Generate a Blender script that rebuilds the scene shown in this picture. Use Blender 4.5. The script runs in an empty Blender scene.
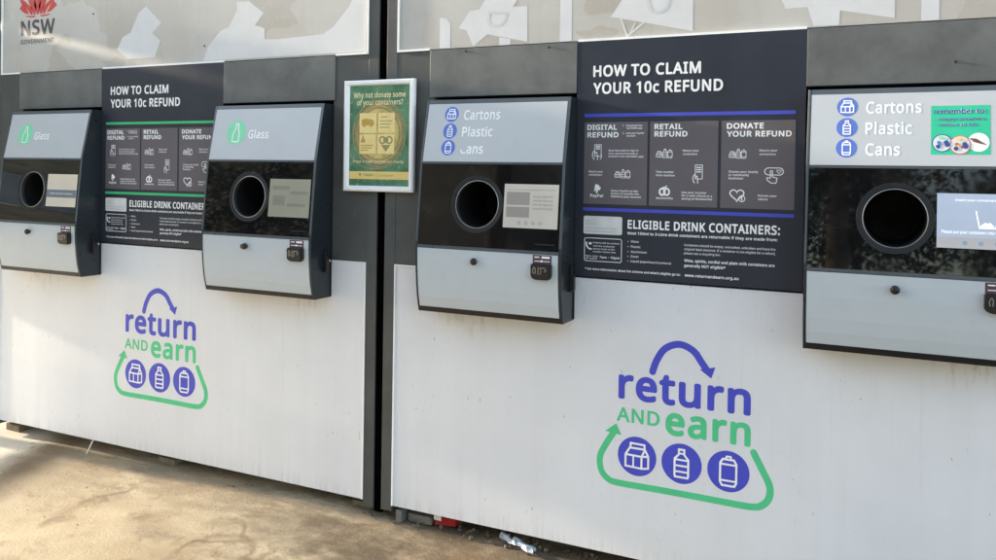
import bpy, bmesh, math, random
from mathutils import Vector, Matrix
random.seed(7)
sc = bpy.context.scene
C = sc.collection
R = math.radians

# ------------------------------------------------------------------ camera
cd = bpy.data.cameras.new('camera'); cam = bpy.data.objects.new('camera', cd); C.objects.link(cam)
yaw, pitch, roll = 0.434856812, 0.0100308269, 0.0152391672
c_, s_ = math.cos(yaw), math.sin(yaw)
Rv = Vector((c_, s_, 0)); Fv = Vector((-s_, c_, 0)); Uv = Vector((0, 0, 1))
F2 = Fv*math.cos(pitch) - Uv*math.sin(pitch); U2 = Uv*math.cos(pitch) + Fv*math.sin(pitch)
R3 = Rv*math.cos(roll) + U2*math.sin(roll); U3 = U2*math.cos(roll) - Rv*math.sin(roll)
cam.matrix_world = Matrix(((R3.x, U3.x, -F2.x, 0), (R3.y, U3.y, -F2.y, -2.6), (R3.z, U3.z, -F2.z, 1.5), (0, 0, 0, 1)))
cd.sensor_width = 36.0; cd.sensor_fit = 'HORIZONTAL'
cd.lens = 810.489/996*36
cd.shift_y = -(280-180.768)/996
cd.clip_start = 0.05; cd.clip_end = 600
sc.camera = cam

# ------------------------------------------------------------------ light
SUN_EL, SUN_AZ = 12.5, 3.0          # low sun from the left, a few degrees in front of the facade
w = bpy.data.worlds.new('World'); sc.world = w; w.use_nodes = True
nt = w.node_tree; bg = nt.nodes['Background']
sky = nt.nodes.new('ShaderNodeTexSky'); sky.sky_type = 'NISHITA'; sky.sun_disc = False
sky.sun_elevation = R(SUN_EL); sky.sun_rotation = R(270-SUN_AZ); sky.altitude = 50
sky.air_density = 1.0; sky.dust_density = 1.0; sky.ozone_density = 0.6
hs = nt.nodes.new('ShaderNodeHueSaturation'); hs.inputs['Saturation'].default_value = 0.84
nt.links.new(sky.outputs[0], hs.inputs['Color']); nt.links.new(hs.outputs[0], bg.inputs[0])
bg.inputs[1].default_value = 0.15
sd = bpy.data.lights.new('sun', 'SUN'); sd.energy = 3.2; sd.angle = R(1.5); sd.color = (1.0, 0.86, 0.66)
sun = bpy.data.objects.new('sun', sd); C.objects.link(sun)
to_sun = Vector((-math.cos(R(SUN_EL))*math.cos(R(SUN_AZ)), -math.cos(R(SUN_EL))*math.sin(R(SUN_AZ)), math.sin(R(SUN_EL))))
sun.rotation_euler = to_sun.to_track_quat('Z', 'Y').to_euler()
sc.view_settings.view_transform = 'Standard'; sc.view_settings.look = 'None'
sc.view_settings.gamma = 1; sc.view_settings.use_curve_mapping = False
sc.view_settings.exposure = 2.12
sc.render.engine = 'CYCLES'

# ------------------------------------------------------------------ materials
def nmat(name):
    m = bpy.data.materials.new(name); m.use_nodes = True
    t = m.node_tree; b = t.nodes['Principled BSDF']
    return m, t, b
def node(t, ty, **kw):
    n = t.nodes.new(ty)
    for k, v in kw.items():
        if k in n.inputs: n.inputs[k].default_value = v
        else: setattr(n, k, v)
    return n
def coords(t, scale=(1, 1, 1)):
    tc = t.nodes.new('ShaderNodeTexCoord'); mp = t.nodes.new('ShaderNodeMapping')
    mp.inputs['Scale'].default_value = scale
    t.links.new(tc.outputs['Object'], mp.inputs['Vector']); return mp.outputs[0]
def mixc(t, fac, a, b):
    n = t.nodes.new('ShaderNodeMix'); n.data_type = 'RGBA'
    if hasattr(fac, 'node'): t.links.new(fac, n.inputs[0])
    else: n.inputs[0].default_value = fac
    for i, v in ((6, a), (7, b)):
        if hasattr(v, 'node'): t.links.new(v, n.inputs[i])
        else: n.inputs[i].default_value = (*v, 1)
    return n.outputs[2]
def noise(t, vec, scale, detail=4, rough=0.6):
    n = node(t, 'ShaderNodeTexNoise', Scale=scale, Detail=detail, Roughness=rough)
    t.links.new(vec, n.inputs['Vector']); return n.outputs['Fac']
def ramp(t, fac, lo, hi, a=0.0, b=1.0):
    n = t.nodes.new('ShaderNodeMapRange'); n.interpolation_type = 'SMOOTHSTEP'
    t.links.new(fac, n.inputs[0])
    n.inputs[1].default_value = lo; n.inputs[2].default_value = hi
    n.inputs[3].default_value = a; n.inputs[4].default_value = b
    return n.outputs[0]
def mul(t, a, b, op='MULTIPLY'):
    n = t.nodes.new('ShaderNodeMath'); n.operation = op
    for i, v in ((0, a), (1, b)):
        if hasattr(v, 'node'): t.links.new(v, n.inputs[i])
        else: n.inputs[i].default_value = v
    return n.outputs[0]
def bump(t, b, h, strength, dist=0.002):
    n = node(t, 'ShaderNodeBump', Strength=strength, Distance=dist)
    t.links.new(h, n.inputs['Height']); t.links.new(n.outputs[0], b.inputs['Normal'])
def paint(name, col, rough=0.45, var=0.12, scale=6, metal=0.0, spec=0.5, bumps=0.0, dirt=None, stretch=(1, 1, 1)):
    m, t, b = nmat(name)
    v = coords(t, stretch)
    f = noise(t, v, scale, 6, 0.65)
    lo = tuple(c*(1-var) for c in col); hi = tuple(min(1, c*(1+var)) for c in col)
    cc = mixc(t, ramp(t, f, 0.3, 0.7), lo, hi)
    if dirt:
        f2 = noise(t, v, scale*5, 8, 0.7)
        cc = mixc(t, ramp(t, f2, 0.58, 0.78, 0, dirt[1]), cc, dirt[0])
    t.links.new(cc, b.inputs['Base Color'])
    b.inputs['Roughness'].default_value = rough; b.inputs['Metallic'].default_value = metal
    b.inputs['Specular IOR Level'].default_value = spec
    r = ramp(t, noise(t, v, scale*2.3, 4), 0.25, 0.75, rough*0.85, min(1, rough*1.2)); t.links.new(r, b.inputs['Roughness'])
    if bumps: bump(t, b, noise(t, v, scale*8, 5), bumps)
    return m
def plain(name, col, rough=0.5, spec=0.4):
    return paint(name, col, rough, 0.05, 14, 0, spec)

M = {}
M['frame'] = paint('steel_grey_paint', (.078, .082, .081), .5, .18, 3.5, spec=.35, dirt=((.17, .165, .15), .35))
M['filler'] = paint('filler_steel', (.140, .144, .140), .45, .22, 5, spec=.4, dirt=((.2, .195, .175), .4))
M['rail'] = paint('white_trim', (.92, .915, .90), .4, .05, 9)
M['shell'] = paint('container_shell', (.1, .1, .1), .6, .1, 3)
M['slate'] = paint('slate_paint', (.017, .023, .029), .3, .1, 7, spec=.5)
M['slateedge'] = paint('slate_edge', (.075, .09, .102), .3, .08, 7, spec=.6)
M['black'] = paint('black_plastic', (.010, .010, .012), .4, .1, 12)
M['dark'] = paint('dark_inside', (.007, .007, .007), .6, .3, 12, spec=.2)
M['pitch'] = paint('gap_black', (.0015, .0015, .0015), .9, .2, 12, spec=.0)
M['fascia'] = paint('silver_grey_panel', (.50, .52, .54), .38, .035, 3, spec=.5, dirt=((.40, .40, .39), .25))
M['lower'] = paint('pale_steel_panel', (.50, .545, .58), .4, .04, 3, spec=.5, dirt=((.38, .38, .36), .28))
M['metal'] = paint('brushed_metal', (.40, .40, .39), .38, .1, 20, metal=1.0)
M['darkmetal'] = paint('dark_ring', (.02, .021, .023), .5, .1, 20, spec=.25)
M['white'] = plain('white_print', (.90, .90, .90))
M['offwhite'] = plain('pale_print', (.82, .81, .82))
M['blue'] = plain('blue_print', (.065, .078, .55))
M['bluebar'] = plain('blue_bar_print', (.065, .08, .52))
M['iconblue'] = plain('icon_blue_print', (.10, .18, .58))
M['green'] = plain('green_print', (.085, .58, .27))
M['greenbar'] = plain('green_bar_print', (.05, .5, .19))
M['mint'] = plain('mint_print', (.24, .70, .42))
M['navy'] = paint('navy_sign', (.024, .029, .044), .42, .1, 3, spec=.4)
M['plum'] = paint('plum_sign', (.122, .108, .121), .45, .06, 3)
M['red'] = plain('red_print', (.55, .035, .03))
M['lettergrey'] = plain('grey_lettering', (.07, .06, .07))
M['maroon'] = plain('maroon_sticker', (.10, .05, .065))
M['card'] = paint('pale_card', (.70, .70, .69), .5, .06, 20)
M['alu'] = paint('white_aluminium', (.92, .92, .92), .35, .03, 10, spec=.6)
M['stick'] = paint('weathered_white_vinyl', (.67, .67, .675), .5, .04, 7, spec=.3, dirt=((.60, .58, .55), .6))
M['stickline'] = paint('weathered_vinyl_edge', (.66, .65, .62), .5, .05, 8)
M['cream'] = plain('cream_print', (.90, .78, .46))
M['yellow'] = plain('yellow_print', (.80, .60, .20))
M['ochre'] = plain('ochre_print', (.52, .34, .07))
M['olive'] = plain('olive_print', (.30, .28, .12))
M['stickergreen'] = plain('sticker_green', (.03, .52, .30))
M['stickerblue'] = plain('sticker_blue', (.03, .07, .30))
M['coral'] = plain('coral_print', (.65, .14, .10))
M['brownpic'] = paint('brown_print', (.20, .09, .06), .5, .4, 60)

# poster ground: soft painted green with a brown ring
m, t, b = nmat('poster_art'); v = coords(t)
n1 = noise(t, coords(t, (6, 6, 6)), 1.5, 3); n2 = noise(t, coords(t, (30, 6, 30)), 2, 4)
col = mixc(t, ramp(t, n1, .35, .65), (.05, .16, .09), (.13, .29, .18))
t.links.new(mixc(t, ramp(t, n2, .55, .75, 0, .65), col, (.50, .40, .18)), b.inputs['Base Color']); b.inputs['Roughness'].default_value = .25
M['poster'] = m
m, t, b = nmat('poster_ring'); n1 = noise(t, coords(t, (40, 40, 40)), 1.2, 4)
t.links.new(mixc(t, ramp(t, n1, .35, .65), (.24, .24, .11), (.40, .30, .14)), b.inputs['Base Color']); b.inputs['Roughness'].default_value = .25
M['posterring'] = m

# glossy dark window panel
m, t, b = nmat('dark_glass')
v = coords(t); sm = noise(t, v, 9, 6, .7)
t.links.new(mixc(t, ramp(t, sm, .45, .75), (.006, .006, .007), (.020, .019, .017)), b.inputs['Base Color'])
t.links.new(ramp(t, noise(t, v, 4, 5), .3, .8, .015, .05), b.inputs['Roughness'])
b.inputs['Specular IOR Level'].default_value = .5
M['glass'] = m

# white lower panel: faint vertical streaks, scuffs, dirt along its bottom edge and under the machines
def panel_mat(name, base, ledge):
    m, t, b = nmat(name)
    tc = t.nodes.new('ShaderNodeTexCoord'); sx = t.nodes.new('ShaderNodeSeparateXYZ'); t.links.new(tc.outputs['Object'], sx.inputs[0])
    z = sx.outputs['Z']
    st = noise(t, coords(t, (34, 34, 1.2)), 1.6, 5, .65)
    big = noise(t, coords(t), 2.2, 4)
    fine = noise(t, coords(t, (70, 70, 26)), 1.3, 6, .75)
    rib = noise(t, coords(t, (9, 9, .25)), 1.0, 2)
    c0 = mixc(t, ramp(t, big, .3, .7), tuple(x*.96 for x in base), tuple(x*1.03 for x in base))
    c0 = mixc(t, ramp(t, rib, .4, .65, 0, .07), c0, (.50, .50, .49))
    c0 = mixc(t, ramp(t, st, .56, .80, 0, .14), c0, (.42, .40, .37))
    # dirt: bottom band
    low = ramp(t, z, .045, .13, 1, 0)
    f1 = mul(t, low, ramp(t, st, .36, .68)); c0 = mixc(t, mul(t, f1, .25), c0, (.36, .30, .21))
    fl = ramp(t, z, .0, .05, .6, 0); c0 = mixc(t, fl, c0, (.36, .29, .18))
    # scuffs anywhere in the lower half
    patch = ramp(t, noise(t, coords(t), 3.0, 3), .47, .66)
    f2 = mul(t, mul(t, ramp(t, fine, .60, .74), patch), ramp(t, z, .5, .95, 1, .7)); c0 = mixc(t, mul(t, f2, .75), c0, (.26, .24, .20))
    sc_ = noise(t, coords(t, (40, 40, 14)), 2.2, 3, .5); sm_ = ramp(t, noise(t, coords(t), 5.0, 2), .48, .62)
    c0 = mixc(t, mul(t, mul(t, ramp(t, sc_, .705, .735), sm_), .75), c0, (.22, .21, .19))
    # drips below the machines
    un = mul(t, ramp(t, z, ledge-.14, ledge-.005), ramp(t, z, ledge+.01, ledge+.02, 1, 0))
    un = mul(t, un, ramp(t, noise(t, coords(t, (30, 30, 9)), 1.3, 8, .75), .47, .70)); un = mul(t, un, ramp(t, noise(t, coords(t, (2.6, 1, .2)), 1.7, 2), .50, .62))
    xm = sx.outputs['X']; kk = mul(t, mul(t, ramp(t, xm, .20, .23), ramp(t, xm, .74, .77, 1, 0)), mul(t, ramp(t, xm, 1.48, 1.51), ramp(t, xm, 2.03, 2.06, 1, 0)), 'ADD')
    c0 = mixc(t, mul(t, mul(t, un, kk), .5), c0, (.30, .23, .12))
    t.links.new(c0, b.inputs['Base Color']); b.inputs['Roughness'].default_value = .42
    bump(t, b, rib, .25, .004)
    return m
M['panel'] = panel_mat('white_panel', (.745, .755, .79), 1.006-.18)

# sun-worn upper panel
m, t, b = nmat('worn_upper_panel')
v = coords(t); a1 = noise(t, coords(t, (1, 1, 1.6)), 2.6, 5, .6); a2 = noise(t, coords(t, (24, 24, 2.0)), 1.2, 4); a3 = noise(t, coords(t, (1.2, 1, 3)), 14, 8, .75)
cc = mixc(t, ramp(t, a1, .3, .7), (.42, .385, .34), (.52, .495, .455))
cc = mixc(t, ramp(t, a2, .5, .7, 0, .35), cc, (.40, .36, .31)); cc = mixc(t, ramp(t, a3, .55, .75, 0, .35), cc, (.55, .535, .51))
vv = node(t, 'ShaderNodeTexVoronoi', Scale=4.6, distance='MANHATTAN'); wn = node(t, 'ShaderNodeTexNoise', Scale=3.0, Detail=3.0); t.links.new(coords(t, (1, 1, 1.3)), wn.inputs['Vector'])
wm = node(t, 'ShaderNodeMix', data_type='VECTOR'); wm.inputs[0].default_value = .22; t.links.new(v, wm.inputs[4]); t.links.new(wn.outputs['Color'], wm.inputs[5]); t.links.new(wm.outputs[1], vv.inputs['Vector'])
sp = t.nodes.new('ShaderNodeSeparateColor'); t.links.new(vv.outputs['Color'], sp.inputs[0])
cc = mixc(t, ramp(t, sp.outputs[0], .60, .62, 0, .42), cc, (.58, .57, .55)); cc = mixc(t, ramp(t, sp.outputs[1], .72, .74, 0, .30), cc, (.46, .41, .355))
fl = noise(t, coords(t, (1.5, 1, 2)), 26, 8, .8); cc = mixc(t, ramp(t, fl, .56, .66, 0, .38), cc, (.60, .59, .575)); cc = mixc(t, ramp(t, fl, .30, .40, .35, 0), cc, (.40, .36, .31))
t.links.new(cc, b.inputs['Base Color']); b.inputs['Roughness'].default_value = .4
M['upper'] = m

# ground: worn concrete under sandy dirt
m, t, b = nmat('sandy_concrete')
v = coords(t); g1 = noise(t, v, 1.3, 6, .6); g2 = noise(t, v, 5.5, 8, .7); g3 = noise(t, coords(t, (1, 2.2, 1)), 2.6, 5, .65); g4 = noise(t, v, 85, 8, .8)
cc = mixc(t, ramp(t, g1, .35, .65), (.39, .295, .18), (.53, .445, .31))
cc = mixc(t, ramp(t, g2, .5, .72, 0, .65), cc, (.19, .125, .068))
cc = mixc(t, ramp(t, g4, .60, .72, 0, .65), cc, (.20, .13, .075)); cc = mixc(t, ramp(t, g4, .25, .4, .35, 0), cc, (.54, .48, .38))
tc = t.nodes.new('ShaderNodeTexCoord'); sx = t.nodes.new('ShaderNodeSeparateXYZ'); t.links.new(tc.outputs['Object'], sx.inputs[0])
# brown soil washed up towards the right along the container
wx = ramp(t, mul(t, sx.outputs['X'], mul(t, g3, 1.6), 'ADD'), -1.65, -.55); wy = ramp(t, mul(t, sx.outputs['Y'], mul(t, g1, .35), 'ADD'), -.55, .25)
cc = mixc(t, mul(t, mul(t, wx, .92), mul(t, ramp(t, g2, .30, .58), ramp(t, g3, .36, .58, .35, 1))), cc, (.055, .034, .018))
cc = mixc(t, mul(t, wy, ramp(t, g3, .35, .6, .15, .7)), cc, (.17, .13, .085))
g5 = noise(t, v, 330, 4, .8); cc = mixc(t, ramp(t, g5, .56, .70, 0, .55), cc, (.17, .125, .08)); cc = mixc(t, ramp(t, g5, .30, .42, .45, 0), cc, (.60, .53, .42))
sp_ = node(t, 'ShaderNodeTexVoronoi', Scale=26.0); t.links.new(v, sp_.inputs['Vector']); cc = mixc(t, mul(t, ramp(t, sp_.outputs['Distance'], .05, .16, 1, 0), ramp(t, noise(t, v, 9, 2), .55, .6)), cc, (.13, .09, .06))
# tide-mark rings left by spilled drinks
vo = node(t, 'ShaderNodeTexVoronoi', Scale=2.1, feature='DISTANCE_TO_EDGE'); wp = node(t, 'ShaderNodeMix', data_type='VECTOR')
nz = node(t, 'ShaderNodeTexNoise', Scale=3.0, Detail=5.0); t.links.new(v, nz.inputs['Vector']); wp.inputs[0].default_value = .35
t.links.new(v, wp.inputs[4]); t.links.new(nz.outputs['Color'], wp.inputs[5]); t.links.new(wp.outputs[1], vo.inputs['Vector'])
ring = mul(t, ramp(t, vo.outputs['Distance'], .008, .035, 1, 0), ramp(t, noise(t, v, 2.1, 3), .48, .62))
cc = mixc(t, mul(t, ring, .5), cc, (.17, .105, .055))
# painted shadow band and sunlit pale patch at the left end
tr = mul(t, sx.outputs['X'], mul(t, sx.outputs['Y'], .45), 'ADD'); tr = mul(t, tr, mul(t, g2, .16), 'ADD')
band = mul(t, ramp(t, tr, -3.50, -3.40), ramp(t, tr, -3.38, -3.20, 1, 0)); cc = mixc(t, mul(t, band, .75), cc, (.17, .12, .075))
pale = ramp(t, tr, -3.60, -3.44, .85, 0); cc = mixc(t, pale, cc, (.66, .60, .50))
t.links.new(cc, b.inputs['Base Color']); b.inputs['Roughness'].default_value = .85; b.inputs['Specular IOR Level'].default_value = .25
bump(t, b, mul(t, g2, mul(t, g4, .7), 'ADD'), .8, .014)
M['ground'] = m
def emis(name, col, strength):
    m, t, b = nmat(name); b.inputs['Base Color'].default_value = (.02, .02, .02, 1); b.inputs['Roughness'].default_value = .15
    nz = noise(t, coords(t), 7, 3)
    t.links.new(mixc(t, ramp(t, nz, .3, .7), tuple(c*.9 for c in col), col), b.inputs['Emission Color'])
    b.inputs['Emission Strength'].default_value = strength; return m
M['leaf'] = paint('leaf_green', (.038, .055, .022), .6, .5, 1.2)
M['bark'] = paint('bark', (.12, .085, .06), .9, .3, 8)
M['tan'] = paint('tan_render', (.42, .36, .27), .8, .12, 1)
M['roof'] = paint('roof_sheet', (.2, .19, .18), .6, .1, 1)
M['paper'] = paint('crumpled_paper', (.50, .54, .60), .45, .3, 60)
M['redcard'] = paint('red_carton', (.36, .012, .015), .45, .15, 30)
M['stone'] = paint('rubble', (.15, .12, .085), .9, .4, 20, bumps=.5)
M['straw'] = plain('white_plastic', (.78, .76, .72))
M['leafdry'] = paint('dry_leaf', (.22, .12, .05), .8, .4, 40)

# ------------------------------------------------------------------ helpers
def wloc(o):
    v = Vector((0, 0, 0))
    while o: v += o.location; o = o.parent
    return v
def thing(name, label, cat, loc, group=None):
    o = bpy.data.objects.new(name, None); C.objects.link(o); o.location = loc; o.empty_display_size = .05
    o['label'] = label; o['category'] = cat
    if group: o['group'] = group
    return o
def pieces(bm):
    """loose islands of a mesh, those lying close together counted as one piece"""
    seen, isl = set(), []
    for v in bm.verts:
        if v in seen: continue
        st, grp = [v], []; seen.add(v)
        while st:
            q = st.pop(); grp.append(q)
            for e in q.link_edges:
                r = e.other_vert(q)
                if r not in seen: seen.add(r); st.append(r)
        isl.append(grp)
    n = len(isl)
    if n < 2 or n > 900: return [isl]
    lo = [Vector([min(v.co[k] for v in g) for k in range(3)]) for g in isl]; hi = [Vector([max(v.co[k] for v in g) for k in range(3)]) for g in isl]
    sz = [max(h-l) for l, h in zip(lo, hi)]; root = list(range(n))
    def find(a):
        while root[a] != a: a = root[a]
        return a
    for a in range(n):
        for b in range(a+1, n):
            gp = math.sqrt(sum(max(0, lo[a][k]-hi[b][k], lo[b][k]-hi[a][k])**2 for k in range(3)))
            if gp <= max(.02, .5*max(sz[a], sz[b])): root[find(b)] = find(a)
    out = {}
    for a in range(n): out.setdefault(find(a), []).append(isl[a])
    return list(out.values())
def obj(name, bm, mat, parent=None, smooth=False, loc=None):
    """mesh object(s) from a bmesh built in world coordinates; pieces that lie apart become parts of their own"""
    off = wloc(parent) if parent else Vector(loc or (0, 0, 0))
    bmesh.ops.translate(bm, verts=bm.verts, vec=-off)
    groups = pieces(bm) if parent else [None]
    first = None
    for gi, grp in enumerate(groups):
        b2 = bm
        if len(groups) > 1:
            keep = {v.index for isl in grp for v in isl} if gi else None
            if gi == 0: bm.verts.index_update(); keep = {v.index for isl in grp for v in isl}
            b2 = bm.copy(); b2.verts.ensure_lookup_table()
            bmesh.ops.delete(b2, geom=[v for v in b2.verts if v.index not in keep], context='VERTS')
        me = bpy.data.meshes.new(name); b2.to_mesh(me)
        if len(groups) > 1: b2.free()
        if mat: me.materials.append(M[mat] if isinstance(mat, str) else mat)
        if smooth:
            for p in me.polygons: p.use_smooth = True
        o = bpy.data.objects.new(name, me); C.objects.link(o)
        if parent: o.parent = parent
        else: o.location = off
        first = first or o
    bm.free()
    return first
def tag(o, label, cat, group=None):
    o['label'] = label; o['category'] = cat
    if group: o['group'] = group
    return o
def box(bm, x0, x1, y0, y1, z0, z1, bev=0.0):
    vs = [bm.verts.new((x, y, z)) for x in (x0, x1) for y in (y0, y1) for z in (z0, z1)]
    fs = [(0, 1, 3, 2), (4, 6, 7, 5), (0, 4, 5, 1), (2, 3, 7, 6), (0, 2, 6, 4), (1, 5, 7, 3)]
    ff = [bm.faces.new([vs[i] for i in f]) for f in fs]
    if bev:
        es = list({e for f in ff for e in f.edges})
        bmesh.ops.bevel(bm, geom=es, offset=bev, segments=2, affect='EDGES', profile=.6)
    return bm
def boxo(name, x0, x1, y0, y1, z0, z1, mat, parent, bev=.002):
    bm = bmesh.new(); box(bm, x0, x1, y0, y1, z0, z1, bev); return obj(name, bm, mat, parent)
# flat print: polygons in facade coordinates (x, z), laid on a surface y = ymap(x, z)
def poly(bm, pts, ym):
    vs = [bm.verts.new((x, ym(x, z), z)) for x, z in pts]
    f = bm.faces.new(vs)
    return f
def flat(bm): # concave polygons
    bm.normal_update(); bmesh.ops.triangulate(bm, ngon_method='EAR_CLIP', faces=[f for f in bm.faces if len(f.verts) > 4]); return bm
def face_out(bm):
    bm.normal_update()
    for f in bm.faces:
        if f.normal.y > 0: f.normal_flip()
    return bm
def disc_pts(x, z, r, n=40, rz=None):
    return [(x+r*math.cos(2*math.pi*i/n), z+(rz or r)*math.sin(2*math.pi*i/n)) for i in range(n)]
_lay = [0]
def stroke(bm, pts, wd, ym0, closed=False, cap=True):
    _lay[0] = (_lay[0]+1) % 9; k_ = _lay[0]
    ym = lambda x, z: ym0(x, z)-.00002*k_           # strokes that cross lie on separate layers
    yc = [lambda x, z: ym0(x, z)-.00002*k_-.000007, lambda x, z: ym0(x, z)-.00002*k_-.000013]
    P = [Vector(p) for p in pts]; n = len(P); L, Rr = [], []
    for i in range(n):
        a = P[i-1] if (i > 0 or closed) else None; b_ = P[(i+1) % n] if (i < n-1 or closed) else None
        d1 = (P[i]-a).normalized() if a is not None else None; d2 = (b_-P[i]).normalized() if b_ is not None else None
        if d1 is None: d1 = d2
        if d2 is None: d2 = d1
        n1 = Vector((-d1.y, d1.x)); n2 = Vector((-d2.y, d2.x)); mi = n1+n2
        mi = mi.normalized() if mi.length > 1e-6 else n1
        k = wd/2/max(.45, mi.dot(n1))
        L.append(P[i]+mi*k); Rr.append(P[i]-mi*k)
    lv = [bm.verts.new((q.x, ym(q.x, q.y), q.y)) for q in L]; rv = [bm.verts.new((q.x, ym(q.x, q.y), q.y)) for q in Rr]
    for i in range(n if closed else n-1):
        j = (i+1) % n; bm.faces.new((lv[i], lv[j], rv[j], rv[i]))
    if cap and not closed:
        for ci, (q, dr) in enumerate(((P[0], P[0]-P[1]), (P[-1], P[-1]-P[-2]))):
            a0 = math.atan2(dr.y, dr.x)
            poly(bm, [(q.x+wd/2*math.cos(a0+a), q.y+wd/2*math.sin(a0+a)) for a in [R(-90+30*i) for i in range(7)]], yc[ci])
def smooth_path(pts, k=6):
    P = [Vector(p) for p in pts]; out = []
    for i in range(len(P)-1):
        p0 = P[max(0, i-1)]; p1 = P[i]; p2 = P[i+1]; p3 = P[min(len(P)-1, i+2)]
        for j in range(k):
            u = j/k
            out.append(.5*((2*p1)+(p2-p0)*u+(2*p0-5*p1+4*p2-p3)*u*u+(3*p1-p0-3*p2+p3)*u**3))
    out.append(P[-1]); return [(q.x, q.y) for q in out]
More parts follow.
